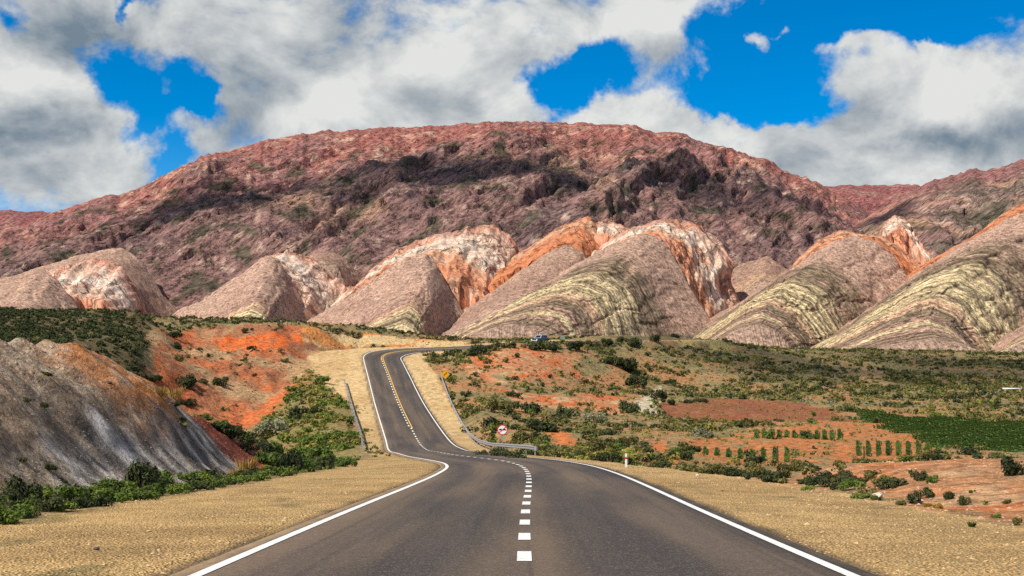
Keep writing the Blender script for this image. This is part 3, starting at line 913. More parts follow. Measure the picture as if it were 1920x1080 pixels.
# ------------------------------------------------------------------ mountains
def mountain(name, sil, Yb, Yr, zb, cols, rows, seed, style, u0, u1, back=1.22):
    sil = np.array(sil, float)
    px = np.linspace(u0, u1, cols)
    py = np.interp(px, sil[:, 0], sil[:, 1])
    kk = np.ones(9) / 9
    py = np.convolve(np.r_[[py[0]] * 4, py, [py[-1]] * 4], kk, 'valid')
    py = py + fbm(px / 60, px * 0 + seed, 3, seed + 2) * 7 - np.abs(fbm(px / 16, px * 0 + seed, 3, seed + 4, .6)) * 7
    p = np.r_[np.linspace(0, 1, rows), np.linspace(1, back, rows // 8)[1:]]
    U = (px - 960) / F
    Yrr = Yr + 160 * fbm(px / 400, px * 0, 3, seed)
    zr = (HOR - py) / F * Yrr + ZC
    g = np.where(p <= 1, np.sin(np.clip(p, 0, 1) ** 1.05 * math.pi / 2) ** 1.05 * .55 + .45 * p, 1 - (p - 1) * 1.6)
    Y = Yb + p[:, None] * (Yrr - Yb)[None]
    X = U[None] * Y
    Z = zb + (zr - zb)[None] * g[:, None]
    rel = sst(0, .25, p)[:, None] * (1 - .93 * sst(.38, 0.93, p)[:, None])
    # spurs and gullies, then rock relief whose ribs climb to the right like the dipping beds
    a = ridged(X / 520 + .25 * fbm(X / 300, Y / 300, 2, seed + 9), Y / 1300, 5, seed + 1)
    Z = Z + rel * (a - .45) * 62 * np.clip((zr - zb) / 420, .25, 1.2)[None]
    q = X * .78 - Z * .9; r = X * .5 + Z * 1.1
    rib = ridged(q / 210, r / 620, 4, seed + 3)
    Z = Z + rel * (ridged(q / 380 + .2 * fbm(X / 200, Z / 200, 2, seed + 6), r / 1500, 3, seed + 8) - .5) * 36
    Z = Z + rel * (rib - .3) * 26
    Z = Z + (rel * .7 + .3) * (ridged(q / 60, r / 190, 5, seed + 5, .6) - .3) * 19
    Z = Z + (rel * .6 + .4) * (fbm(X / 24, Y / 26 + Z / 30, 3, seed + 7, .65) * 4.5 + (ridged(q / 24, r / 120, 3, seed + 17, .65) - .3) * 9)
    Y = Y - rel * (fbm(X / 90, Z / 70, 4, seed + 13) * 45 + ridged(q / 40, r / 130, 4, seed + 15) * 12)
    e = np.repeat(p[:, None], cols, 1)
    f = fbm(X / 300, Z / 150, 5, seed + 21); gg = fbm(q / 120, r / 45, 4, seed + 23); h = fbm(X / 20, Z / 14, 3, seed + 25)
    hb = ridged(q / 34, r / 240, 3, seed + 27)
    pink = np.array((0.290, 0.108, 0.086), np.float32); maroon = np.array((0.215, 0.088, 0.085), np.float32)
    c = np.zeros(X.shape + (3,), np.float32) + np.array((0.210, 0.118, 0.102), np.float32)
    if style == 'main':
        up = sst(.42, .68, e + .24 * f + .12 * gg)
        c = c * (1 - up[..., None]) + pink * up[..., None]
        c = mixc(c, maroon, sst(.93, 1.0, e + .05 * gg) * .85)
        c = mixc(c, (0.125, 0.078, 0.075), sst(.0, .28, -f + .35 * gg) * (1 - up) * .85)
        c = mixc(c, (0.22, 0.12, 0.115), up * sst(.0, .3, f - .2 * gg) * .6)
        c = mixc(c, (0.44, 0.24, 0.165), up * sst(.12, .36, gg + .3 * h) * .7)
        c = mixc(c, (0.34, 0.20, 0.13), (1 - up) * sst(.16, .4, fbm(X / 210, Z / 120, 4, seed + 41)) * .7)
    elif style == 'right':
        c = mixc(c, (0.20, 0.135, 0.11), sst(-.2, .2, f))
        c = mixc(c, (0.070, 0.066, 0.042), sst(-.05, .25, fbm(X / 60, Z / 40, 4, seed + 51)) * sst(.95, .7, e) * .75)
        c = mixc(c, (0.24, 0.10, 0.092), sst(.62, .90, e + .14 * f) * .85)
        c = mixc(c, (0.38, 0.21, 0.13), sst(.14, .36, gg) * .65)
    else:
        c = c * 0 + np.array((0.235, 0.085, 0.078), np.float32)
        c = mixc(c, (0.30, 0.15, 0.12), sst(.0, .3, gg) * .7)
    chip = sst(.26, .5, h + .5 * (hb - .3)) * sst(-.25, .2, gg)
    c = mixc(c, (0.46, 0.32, 0.235), chip * .62)
    veg = sst(.10, .34, fbm(X / 46, Z / 28, 4, seed + 31) + .25 * f) * (1 - .75 * sst(.55, .75, e)) * (1 - sst(.9, 1, e))
    c = mixc(c, (0.060, 0.058, 0.035), veg * .80)
    me = mesh_from(name, np.stack([X, Y, Z], -1).reshape(-1, 3), grid_faces(*X.shape))
    set_col(me, c)
    set_val(me, np.clip(.35 + f + .3 * (1 - e), 0, 1) * (0.3 + .7 * (1 - sst(.5, .7, e))), 'veg')
    return obj(name, me, M['mountain'], kind='structure')
SIL_MAIN = [(-700, 640), (-300, 560), (-120, 500), (0, 448), (60, 424), (110, 402), (150, 388), (185, 376), (230, 370), (280, 348), (330, 322), (380, 299), (420, 292), (500, 268), (540, 262), (600, 252), (680, 248), (760, 243), (800, 240), (850, 238), (930, 232), (980, 236), (1060, 236), (1150, 238), (1200, 245), (1270, 253),
            (1330, 275), (1400, 297), (1440, 305), (1490, 332), (1530, 348), (1580, 372), (1650, 420), (1740, 480), (1900, 580), (2100, 640)]
mountain('mountain', SIL_MAIN, 1340, 3050, -12, 740, 330, 100, 'main', -620, 2060)
mountain('mountain', [(1300, 640), (1430, 560), (1520, 480), (1600, 425), (1680, 380), (1735, 353), (1760, 340), (1800, 330), (1830, 321), (1860, 323), (1920, 303), (2050, 262), (2200, 250), (2500, 330), (2900, 640)], 1400, 2350, -12, 260, 160, 300, 'right', 1310, 2860)
mountain('mountain', [(1200, 640), (1380, 400), (1480, 356), (1570, 350), (1640, 347), (1690, 351), (1735, 353), (1900, 362), (2200, 420), (2500, 640)], 2400, 3700, -12, 220, 100, 500, 'back', 1220, 2480)
mountain('mountain', [(-900, 640), (-600, 470), (-300, 410), (-100, 394), (0, 398), (60, 399), (110, 404), (180, 420), (400, 520), (620, 640)], 2600, 3900, -12, 200, 90, 700, 'back', -880, 600)

# ------------------------------------------------------------------ banded foothills, lofted through nested bed outlines
def resample(poly, n):
    poly = np.array(poly, float)
    d = np.r_[0, np.cumsum(np.hypot(*np.diff(poly, axis=0).T))]
    P = catmull(poly, 12)
    lin = np.concatenate([poly[i] + (poly[i + 1] - poly[i]) * np.linspace(0, 1, 12, endpoint=False)[:, None] for i in range(len(poly) - 1)] + [poly[-1:]])
    P = .22 * P + .78 * lin
    dd = np.r_[0, np.cumsum(np.hypot(*np.diff(P, axis=0).T))]
    t = np.linspace(0, dd[-1], n)
    return np.column_stack([np.interp(t, dd, P[:, 0]), np.interp(t, dd, P[:, 1])])
CREAM = (0.46, 0.355, 0.195); PINKB = (0.37, 0.232, 0.168); DARKB = (0.185, 0.130, 0.082); TANB = (0.40, 0.255, 0.155); PURP = (0.29, 0.175, 0.125)
BEDS = [(0, PURP), (.07, DARKB), (.11, PURP), (.15, CREAM), (.175, PURP), (.22, DARKB), (.25, DARKB), (.27, TANB), (.31, TANB), (.335, CREAM), (.35, DARKB), (.365, CREAM), (.395, CREAM), (.405, DARKB), (.42, CREAM), (.47, CREAM), (.48, DARKB), (.50, CREAM), (.52, DARKB), (.60, DARKB), (.66, PINKB), (1.0, PINKB)]
BEDS = [(t_ * 1.22 if t_ < .61 else t_ if t_ > .9 else .82, c_) for t_, c_ in BEDS]
PLAINB = [(0, CREAM), (.06, CREAM), (.14, DARKB), (.2, CREAM), (.26, TANB), (.36, PURP), (.55, PINKB), (1.0, PINKB)]
ROCKB = [(0, (0.52, 0.20, 0.10)), (.3, (0.60, 0.27, 0.14)), (.42, (0.62, 0.50, 0.38)), (.62, (0.70, 0.60, 0.48)), (.8, (0.56, 0.36, 0.26)), (1, (0.40, 0.20, 0.15))]
WHITEB = [(0, (0.62, 0.27, 0.16)), (.15, (0.70, 0.46, 0.33)), (.5, (0.76, 0.64, 0.52)), (.8, (0.68, 0.45, 0.33)), (1, (0.52, 0.25, 0.17))]
ORANGEB = [(0, (0.52, 0.19, 0.085)), (.6, (0.58, 0.22, 0.10)), (.8, (0.60, 0.34, 0.2)), (1, (0.52, 0.2, 0.1))]
def bedcol(beds, t):
    ks = [b[0] for b in beds]
    return np.stack([np.interp(t, ks, [b[1][i] for b in beds]) for i in range(3)], -1).astype(np.float32)
def loft(name, stations, Ys, beds, ns, nt, seed, mat, rough=0.8, veg=1.0, blocks=0.0, lean=0.9):
    A = np.stack([resample(s_, ns) for s_ in stations])          # station, s, 2
    k = np.linspace(0, 1, len(stations))
    t = np.linspace(0, 1, nt)
    if len(stations) == 3:
        w0, w1, w2 = (1 - t) * (1 - 2 * t), 4 * t * (1 - t), t * (2 * t - 1)
        PX = w0[:, None] * A[0, :, 0] + w1[:, None] * A[1, :, 0] + w2[:, None] * A[2, :, 0]
        PY = w0[:, None] * A[0, :, 1] + w1[:, None] * A[1, :, 1] + w2[:, None] * A[2, :, 1]
    else:
        PX = np.stack([np.interp(t, k, A[:, j, 0]) for j in range(ns)], 1)
        PY = np.stack([np.interp(t, k, A[:, j, 1]) for j in range(ns)], 1)
    Y = np.repeat(np.interp(t, np.linspace(0, 1, len(Ys)), Ys)[:, None], ns, 1)
    X = (PX - 960) / F * Y; Z = ZC + (HOR - PY) / F * Y
    T = np.repeat(t[:, None], ns, 1)
    sv = np.repeat(np.linspace(0, 1, ns)[None], nt, 0)
    zt = Z.max(axis=1, keepdims=True)
    Y = Y - lean * (zt - np.maximum(Z, -14))
    X = (PX - 960) / F * Y; Z = ZC + (HOR - PY) / F * Y
    f = fbm(X / 60, Z / 40 + Y / 90, 4, seed); g = fbm(X / 12, Z / 9 + Y / 30, 3, seed + 3)
    fl = ridged(sv * 34 + .5 * f, T * 1.2 + sv * 3, 3, seed + 5)
    g2 = ridged(sv * 9 + .7 * f, T * 1.6 + sv * 2, 4, seed + 6, .6)         # larger gullies running down the dip
    Z = Z + rough * (f * 4.0 + g * .7 + (fl - .35) * 1.3 * sst(.05, .3, T) - (sst(.35, 1.0, g2) * 2.2) * sst(.15, .5, T) * sst(0, .2, sv) * sst(1, .8, sv))
    Y2 = Y + rough * (f * 8 + fl * 2.0 + sst(.35, 1.0, g2) * 3)
    if blocks:
        b1 = ridged(X / 26, Z / 60, 3, seed + 15); b2 = ridged(X / 12 + Z / 40, Z / 26, 2, seed + 17)
        Z = Z + blocks * ((b1 - .3) * 3.5 + (b2 - .3) * 1.2); Y2 = Y2 - blocks * ((b1 - .3) * 9 + (b2 - .3) * 4)
    tt = np.clip(T + .026 * f + .012 * g + .006 * (fl - .4), 0, 1)
    c = bedcol(beds, tt)
    fine = fbm(tt * 46 + .8 * f, sv * 4, 3, seed + 7) * (1 - .96 * sst(.5, .66, tt)) * (1 - .9 * (beds is not BEDS)) * sst(-.35, .1, fbm(sv * 6, tt * 5, 3, seed + 8) + .1)      # thin beds
    c = c * (1 + .25 * fine[..., None]) * (1 + .25 * g[..., None])
    gul = sst(.55, .9, fl) * sst(.45, .8, T) * sst(-.2, .2, f)
    c = mixc(c, (0.17, 0.115, 0.08), gul * .35)
    c = mixc(c, (0.24, 0.145, 0.105), sst(.1, .4, fbm(X / 30, Z / 22, 4, seed + 33)) * .5 * sst(.4, .7, tt))
    c = mixc(c, (0.43, 0.27, 0.185), sst(.1, .4, fbm(X / 16, Z / 12, 3, seed + 35)) * .5 * sst(.4, .7, tt))
    if blocks:
        wx = fbm(X / 50, Z / 40, 3, seed + 19); sw = fbm(T * 3.2 + 2.2 * wx, sv * 2.4 + 1.8 * wx, 3, seed + 20, .6)
        if beds is not ORANGEB:
            c = mixc(c, (0.62, 0.42, 0.30), sst(-.05, .30, sw) * .7)
            c = mixc(c, (0.54, 0.23, 0.13), sst(-.02, .30, -sw) * (.75 if beds is ROCKB else .35))
        c = mixc(c, (0.36, 0.14, 0.09), sst(.30, .5, -sw - .4 * wx) * .6)
        crack = sst(.80, .97, ridged(X / 30 + wx, Z / 44 + wx, 2, seed + 29))
        c = mixc(c, (0.20, 0.11, 0.085), crack * .5)
    if not blocks:
        c = mixc(c, (0.30, 0.20, 0.145), sst(.05, .0, T))
        # scrub fills the gullies where one spur meets the next
        gully = np.maximum(sst(.085, .0, sv + .05 * f), sst(.93, 1.0, sv + .05 * f)) * sst(-.15, .2, fbm(X / 9, Z / 7, 3, seed + 61) + .15)
        c = mixc(c, (0.075, 0.070, 0.042), gully * .85)
    bx = np.stack([X[-1], Y2[-1] + 120, Z[-1] - 60], -1)[None]
    bx[..., 2] = np.maximum(bx[..., 2], -14)
    fr = np.stack([X[0], Y2[0] - (.03 if blocks else 1.2) * (Z[0] + 16), 0 * Z[0] - 15.5], -1)[None]     # toe of the slope
    co = np.concatenate([fr, np.stack([X, Y2, Z], -1), bx], 0)
    c = np.concatenate([c[:1], c, c[-1:]], 0)
    # carry both feet down below the valley floor
    lf = co[:, :1].copy(); lf[..., 2] = -16; lf[..., 0] -= 12
    rf = co[:, -1:].copy(); rf[..., 2] = -16; rf[..., 0] += 12
    co = np.concatenate([lf, co, rf], 1); c = np.concatenate([c[:, :1], c, c[:, -1:]], 1)
    me = mesh_from(name, co.reshape(-1, 3), grid_faces(nt + 2, ns + 2))
    set_col(me, np.clip(c, 0.01, .9))
    vg = np.clip(.5 + f, 0, 1) * veg * (.35 + .65 * sst(.6, .8, T))
    vg = np.concatenate([vg[:1], vg, vg[-1:]], 0)
    set_val(me, np.concatenate([vg[:, :1], vg, vg[:, -1:]], 1), 'veg')
    def pad(a):
        a = np.concatenate([a[:1], a, a[-1:]], 0)
        return np.concatenate([a[:, :1], a, a[:, -1:]], 1)
    set_val(me, pad(tt + seed * .37), 'bed')
    bd_ = sst(.88, .66, tt) * .88 + .12 if beds is BEDS else .75 * sst(.45, .25, tt) + .14
    set_val(me, pad(bd_ * sst(.0, .06, T) + 0 * T), 'bedding')
    return obj(name, me, mat, kind='structure')
def hill(st, Ys, beds, seed, ns=150, nt=100):
    return loft('foothill', st, Ys, beds, ns, nt, seed, M['foothill'])
def crag(st, Ys, beds, seed, blocks=1.0, ns=100, nt=60):
    return loft('rock_outcrop', st, Ys, beds, ns, nt, seed, M['outcrop'], rough=.6, veg=0, blocks=blocks)

# alluvial apron the spurs stand on
nn = 150
ax_, ay_ = np.meshgrid(np.linspace(-1100, 1300, nn), np.linspace(930, 2100, nn))
az_ = -15.8 + np.maximum(ay_ - 980, 0) * .075 + fbm(ax_ / 70, ay_ / 120, 4, 1300) * 9 * sst(1000, 1200, ay_) + ridged(ax_ / 90, ay_ / 300, 3, 1310) * 8 * sst(1050, 1250, ay_)
ac_ = mixc(np.zeros(ax_.shape + (3,), np.float32) + np.array((0.30, 0.19, 0.135), np.float32), (0.075, 0.065, 0.04), sst(-.1, .25, fbm(ax_ / 22, ay_ / 40, 4, 1320)) * .85)
ame = mesh_from('alluvial_fan', np.stack([ax_, ay_, az_], -1).reshape(-1, 3), grid_faces(nn, nn))
set_col(ame, ac_); set_val(ame, np.ones(nn * nn), 'veg'); set_val(ame, np.zeros(nn * nn), 'bed'); set_val(ame, np.zeros(nn * nn), 'bedding')
obj('alluvial_fan', ame, M['foothill'], kind='structure')
# far left pair
hill([[(-300, 660), (-150, 640), (0, 625), (70, 630), (110, 650)], [(-320, 640), (-150, 580), (0, 535), (75, 510), (105, 520), (130, 556), (165, 610), (190, 650)]], [1060, 1260], PLAINB, 1100)
crag([[(20, 640), (90, 560), (150, 560), (200, 570), (230, 600), (240, 650)], [(40, 600), (85, 508), (130, 494), (195, 488), (235, 505), (262, 565), (270, 650)]], [1270, 1400], WHITEB, 1120, 1.3)
hill([[(-250, 640), (0, 560), (110, 520), (200, 505), (255, 540), (280, 660)], [(-280, 600), (0, 522), (130, 482), (225, 463), (265, 490), (305, 550), (365, 620), (400, 662)]], [1420, 1560], [(0, PINKB), (.5, PURP), (1, PINKB)], 1130)
# hill with the white scar
hill([[(370, 650), (400, 628), (440, 620), (480, 632), (500, 655)], [(330, 640), (380, 605), (440, 565), (490, 540), (518, 560), (535, 655)], [(285, 612), (340, 580), (400, 548), (450, 514), (500, 479), (522, 487), (542, 530), (572, 590), (610, 645), (620, 664)]], [1080, 1180, 1300], PLAINB, 1140)
crag([[(470, 520), (510, 500), (540, 530), (560, 580), (570, 620), (575, 660)], [(490, 485), (540, 471), (585, 482), (612, 508), (645, 535), (660, 570), (650, 660)]], [1300, 1420], WHITEB, 1150, 1.0)
hill([[(540, 540), (590, 490), (630, 500), (660, 560), (680, 660)], [(540, 500), (600, 470), (645, 482), (700, 545), (780, 660)]], [1440, 1540], [(0, PURP), (1, PURP)], 1155, 120, 80)
# salmon cirque
hill([[(640, 655), (690, 630), (740, 622), (780, 634), (800, 660)], [(600, 640), (670, 600), (740, 560), (790, 538), (810, 565), (820, 660)], [(540, 620), (600, 590), (660, 550), (710, 514), (760, 483), (796, 473), (818, 497), (842, 538), (868, 585), (905, 640), (915, 664)]], [1060, 1160, 1290], PLAINB, 1160)
crag([[(560, 640), (640, 570), (720, 510), (790, 490), (840, 520), (880, 545), (930, 620)], [(560, 610), (650, 545), (705, 500), (752, 464), (800, 448), (870, 430), (925, 419), (955, 442), (975, 470), (1000, 600)]], [1290, 1470], ROCKB, 1170, 1.0, 190, 95)
hill([[(800, 655), (860, 618), (930, 590), (1000, 590), (1040, 650)], [(795, 625), (850, 592), (920, 547), (980, 505), (1030, 472), (1062, 459), (1092, 472), (1120, 510), (1150, 640)]], [1080, 1330], [(0, PINKB), (.5, PURP), (1, PINKB)], 1180)
crag([[(800, 640), (880, 560), (960, 512), (1030, 470), (1085, 468), (1130, 520), (1160, 620)], [(800, 615), (865, 548), (930, 497), (1000, 457), (1030, 436), (1060, 422), (1100, 407), (1120, 425), (1140, 470), (1180, 600)]], [1335, 1480], ORANGEB, 1190, .6, 200, 100)
crag([[(1085, 470), (1120, 440), (1160, 450), (1200, 480), (1230, 600)], [(1090, 440), (1118, 418), (1150, 416), (1185, 430), (1230, 460), (1260, 600)]], [1420, 1500], WHITEB, 1195, .9, 120, 70)
# the great arch of beds
hill([[(850, 655), (915, 622), (960, 612), (1010, 625), (1050, 655)], [(820, 645), (880, 612), (950, 577), (1030, 543), (1095, 527), (1138, 548), (1160, 592), (1172, 655)], [(798, 634), (860, 612), (930, 582), (1000, 546), (1070, 501), (1140, 460), (1207, 439), (1242, 447), (1268, 485), (1292, 535), (1325, 590), (1368, 655)]], [1000, 1110, 1280], BEDS, 1200, 250, 160)
crag([[(1100, 500), (1180, 455), (1225, 445), (1262, 470), (1290, 535), (1310, 600), (1320, 660)], [(1090, 480), (1150, 445), (1195, 424), (1255, 411), (1310, 424), (1350, 455), (1376, 492), (1370, 530), (1400, 590), (1420, 660)]], [1290, 1450], ROCKB, 1210, 1.0, 200, 100)
hill([[(1300, 640), (1380, 560), (1430, 520), (1480, 540), (1520, 660)], [(1300, 600), (1380, 500), (1440, 480), (1500, 520), (1560, 660)]], [1480, 1600], [(0, TANB), (.5, PURP), (1, PURP)], 1215, 120, 80)
hill([[(1225, 664), (1280, 645), (1320, 645), (1370, 668)], [(1215, 655), (1275, 618), (1322, 608), (1352, 622), (1400, 664)]], [1130, 1290], PLAINB, 1217, 90, 60)
# two more banded spurs to the right
hill([[(1320, 660), (1380, 622), (1425, 612), (1460, 628), (1490, 660)], [(1290, 648), (1350, 607), (1410, 566), (1468, 542), (1518, 568), (1552, 622), (1560, 660)], [(1268, 626), (1320, 602), (1380, 570), (1440, 532), (1500, 492), (1555, 458), (1600, 440), (1642, 450), (1675, 478), (1710, 530), (1740, 660)]], [1040, 1150, 1320], BEDS, 1220, 220, 140)
crag([[(1480, 520), (1560, 470), (1620, 450), (1680, 485), (1740, 560), (1760, 640)], [(1490, 490), (1540, 446), (1578, 431), (1612, 437), (1655, 441), (1695, 470), (1730, 495), (1770, 600)]], [1325, 1420], ORANGEB, 1230, .35, 160, 80)
crag([[(1640, 520), (1655, 450), (1685, 430), (1715, 460), (1750, 520)], [(1640, 490), (1656, 420), (1680, 404), (1704, 424), (1720, 455), (1760, 500)]], [1440, 1500], WHITEB, 1235, 1.3, 90, 70)
hill([[(1560, 668), (1680, 650), (1760, 642), (1820, 650), (1870, 670)], [(1515, 664), (1580, 628), (1660, 577), (1740, 538), (1790, 529), (1835, 560), (1890, 668)], [(1485, 658), (1560, 624), (1640, 572), (1720, 512), (1800, 460), (1890, 410), (1990, 376), (2080, 395), (2160, 480), (2240, 668)]], [940, 1080, 1290], BEDS, 1240, 250, 160)
crag([[(1700, 520), (1800, 460), (1900, 405), (1990, 380), (2100, 420), (2200, 560)], [(1720, 500), (1830, 440), (1885, 398), (1930, 372), (2010, 348), (2110, 385), (2240, 560)]], [1300, 1400], ORANGEB, 1250, .4, 160, 80)
hill([[(1850, 670), (1920, 640), (2020, 620), (2120, 670)], [(1840, 668), (1920, 610), (2040, 560), (2200, 668)]], [960, 1060], PLAINB, 1260, 140, 80)


# ------------------------------------------------------------------ fair-weather clouds overhead, between the sun and the land they shade
def cloud_material():
    m = bpy.data.materials.new('cloud_vapour'); m.use_nodes = True
    n = NT(m.node_tree); b = n.n['Principled BSDF']
    b.inputs['Base Color'].default_value = (.9, .9, .9, 1); b.inputs['Roughness'].default_value = 1
    tr = n.new('ShaderNodeBsdfTransparent'); ms = n.new('ShaderNodeMixShader')
    f = n.noise(n.pos(), 0.008, 6, 0.6)
    n.l.new(n.ramp(f, .34, .66, .06, .38), ms.inputs[0])
    n.l.new(tr.outputs[0], ms.inputs[1]); n.l.new(b.outputs[0], ms.inputs[2])
    n.l.new(ms.outputs[0], n.n['Material Output'].inputs[0])
    return m
M['cloud'] = cloud_material()
def cloud(target, sx, sy, n_lobes, seed, alt=1650.0):
    T = Vector(target)
    c = T + SUN_DIR * ((alt - T.z) / SUN_DIR.z)
    r_ = random.Random(seed)
    bm = bmesh.new()
    for k in range(n_lobes):
        x = r_.uniform(-1, 1); y = r_.uniform(-1, 1) * math.sqrt(max(.05, 1 - x * x))
        rr = (.30 + .22 * r_.random()) * (1.15 - .5 * abs(x))
        mt = Matrix.Translation((x * sx * .75, y * sy * .7, r_.uniform(0, .12) * sx * .3)) @ Matrix.Diagonal((rr * sx * .5, rr * sy, rr * min(sx, sy) * .45, 1))
        bmesh.ops.create_icosphere(bm, subdivisions=3, radius=1.0, matrix=mt)
    me = bpy.data.meshes.new('cloud'); bm.to_mesh(me); bm.free()
    co = np.zeros(len(me.vertices) * 3); me.vertices.foreach_get('co', co); co = co.reshape(-1, 3)
    q = min(sx, sy)
    dz = fbm(co[:, 0] / q * 3, co[:, 1] / q * 3 + co[:, 2] / q * 2, 4, seed) * q * .22
    co[:, 0] += dz; co[:, 1] += fbm(co[:, 0] / q * 4 + 7, co[:, 1] / q * 4, 4, seed + 5) * q * .22; co[:, 2] += dz * .5
    me.vertices.foreach_set('co', co.ravel()); me.update()
    o = obj('cloud', me, M['cloud'], kind='structure'); o.location = c
cloud((-330, 2080, 190), 480, 190, 26, 3)
cloud((150, 2120, 215), 300, 170, 16, 4)
cloud((560, 2120, 190), 230, 130, 14, 6)
cloud((430, 2620, 385), 130, 60, 9, 8)
cloud((160, 380, -6), 150, 110, 16, 11)
cloud((-120, 180, 2), 60, 70, 10, 12)

#@@OBJECTS@@
# ------------------------------------------------------------------ guardrails
W_PROF = [(0.0, 0.155), (0.035, 0.145), (0.08, 0.10), (0.08, 0.06), (0.015, 0.02), (0.015, -0.02), (0.08, -0.06), (0.08, -0.10), (0.035, -0.145), (0.0, -0.155)]
def guardrail(label, pts, side, end_cap=True):
    """pts: (s, d) along the road; the rail faces the road"""
    P = np.array(pts, float)
    ss = np.arange(P[0, 0], P[-1, 0], 0.8)
    dd = np.interp(ss, P[:, 0], P[:, 1])
    dd = np.convolve(np.r_[[dd[0]] * 4, dd, [dd[-1]] * 4], np.ones(9) / 9, 'valid')
    L = np.array([road_pt(a, b)[0] for a, b in zip(ss, dd)])
    L[:, 2] = gz(L[:, 0], L[:, 1])
    L[:, 2] = np.convolve(np.r_[[L[0, 2]] * 4, L[:, 2], [L[-1, 2]] * 4], np.ones(9) / 9, 'valid')
    tan = np.gradient(L[:, :2], axis=0); tan /= np.linalg.norm(tan, axis=1)[:, None]
    nrm = np.column_stack([tan[:, 1], -tan[:, 0]]) * side            # away from the road
    root = empty('guardrail', tuple(L[0]), label=label, category='guardrail')
    o = L[0]
    def lp(i, out, h):
        return (L[i, 0] + nrm[i, 0] * out - o[0], L[i, 1] + nrm[i, 1] * out - o[1], L[i, 2] + h - o[2])
    span = 16
    for a in range(0, len(L) - 1, span):
        b = min(a + span, len(L) - 1)
        co = []
        for i in range(a, b + 1):
            for (q, h) in W_PROF:
                co.append(lp(i, -q, 0.62 + h))
        me = mesh_from('rail', np.array(co), grid_faces(b - a + 1, len(W_PROF)))
        obj('rail', me, M['steel'], root)
    pm = None
    for i in range(0, len(L), 5):
        x, y, z = lp(i, 0.09, 0)
        if pm is None:
            mb = MB()
            mb.box((0, 0, .20), (.012, .12, 1.2)).box((-.035, .06, .20), (.07, .012, 1.2)).box((-.035, -.06, .20), (.07, .012, 1.2))
            mb.box((-.06, 0, .62), (.05, .10, .30))
            pm = mb.mesh('post')
        po = obj('post', pm, M['steel'], root)
        po.location = (x, y, z)
        po.rotation_euler = (0, 0, math.atan2(nrm[i, 1], nrm[i, 0]))
    if end_cap:
        mb = MB()
        x, y, z = lp(0, 0, .62)
        t = Vector((-tan[0, 0], -tan[0, 1], 0)); nn = Vector((nrm[0, 0], nrm[0, 1], 0))
        pts_ = []
        for k in range(9):
            an = math.pi * k / 8
            pts_.append(Vector((x, y, z)) + t * (math.sin(an) * .20) + nn * (.15 - .15 * math.cos(an) - .04))
        n0 = len(mb.v)
        for p_ in pts_:
            mb.v.append(tuple(p_ + Vector((0, 0, .165)))); mb.v.append(tuple(p_ - Vector((0, 0, .165))))
        for k in range(8):
            mb.f.append([n0 + 2 * k, n0 + 2 * k + 1, n0 + 2 * k + 3, n0 + 2 * k + 2])
        mb.build('end_terminal', M['steel'], root, True)
    return root
guardrail('long galvanised steel guardrail curving beside the no-overtaking sign', [(S_Y(92), 5.3), (S_Y(110), 5.6), (S_Y(128), 5.9), (S_Y(145), 6.0), (S_Y(165), 6.6), (S_Y(190), 7.6), (S_Y(216), 8.7)], 1)
guardrail('shorter galvanised steel guardrail above the green embankment', [(S_Y(124), -6.0), (S_Y(150), -6.4), (S_Y(180), -7.0), (S_Y(200), -7.4), (S_Y(212), -7.7)], -1, False)

# ------------------------------------------------------------------ signs
def disc(mb, r0, r1, y0, y1, seg=40):
    n = len(mb.v)
    for y in (y0, y1):
        for k in range(seg):
            t = 2 * math.pi * k / seg
            mb.v.append((r1 * math.cos(t), y, r1 * math.sin(t)))
            mb.v.append((r0 * math.cos(t), y, r0 * math.sin(t)))
    for k in range(seg):
        j = (k + 1) % seg
        a, b, c, d = n + 2 * k, n + 2 * k + 1, n + 2 * j + 1, n + 2 * j
        e = 2 * seg
        mb.f += [[a, b, c, d], [a + e, d + e, c + e, b + e], [a, d, d + e, a + e]]
        if r0 > 0:
            mb.f.append([b, b + e, c + e, c])
    return mb
CAR_SIL = [(-.20, -.05), (-.20, .03), (-.13, .05), (-.08, .12), (.08, .12), (.13, .05), (.20, .03), (.20, -.05), (.15, -.05), (.13, -.09), (.09, -.05), (-.09, -.05), (-.13, -.09), (-.15, -.05)]
def round_sign():
    Y = 114.0
    x, y = (942 - 960) / F * Y, Y
    z = float(gz(x, y)[0]); zc = ZC - (806 - HOR) / F * Y
    root = empty('road_sign', (x, y, z), label='round red-ringed no-overtaking sign with crossed-out cars behind guardrail', category='road sign')
    h = zc - z
    r = .48
    p = MB().tube([(0, .04, -.4), (0, .04, h + .3)], .035, 8).build('post', M['steel'], root)
    pan = disc(MB(), 0.0, r, -.008, .008).build('panel', M['sign_white'], root); pan.location = (0, 0, h)
    bo = disc(MB(), r * .80, r * 1.0, -.014, -.0085).build('border', M['sign_red'], pan)
    for dx, sc in ((-.16, .85), (.17, .85)):
        m = MB().prism([(a * sc, b * sc) for a, b in CAR_SIL], -.013, -.0085)
        c = m.build('car_symbol', M['sign_black'], pan); c.location = (dx, 0, 0)
    MB().box((0, -.0165, 0), (r * 1.66, .004, .075), Matrix.Rotation(R(-40), 3, 'Y')).build('slash', M['sign_red'], pan)
    return root
round_sign()
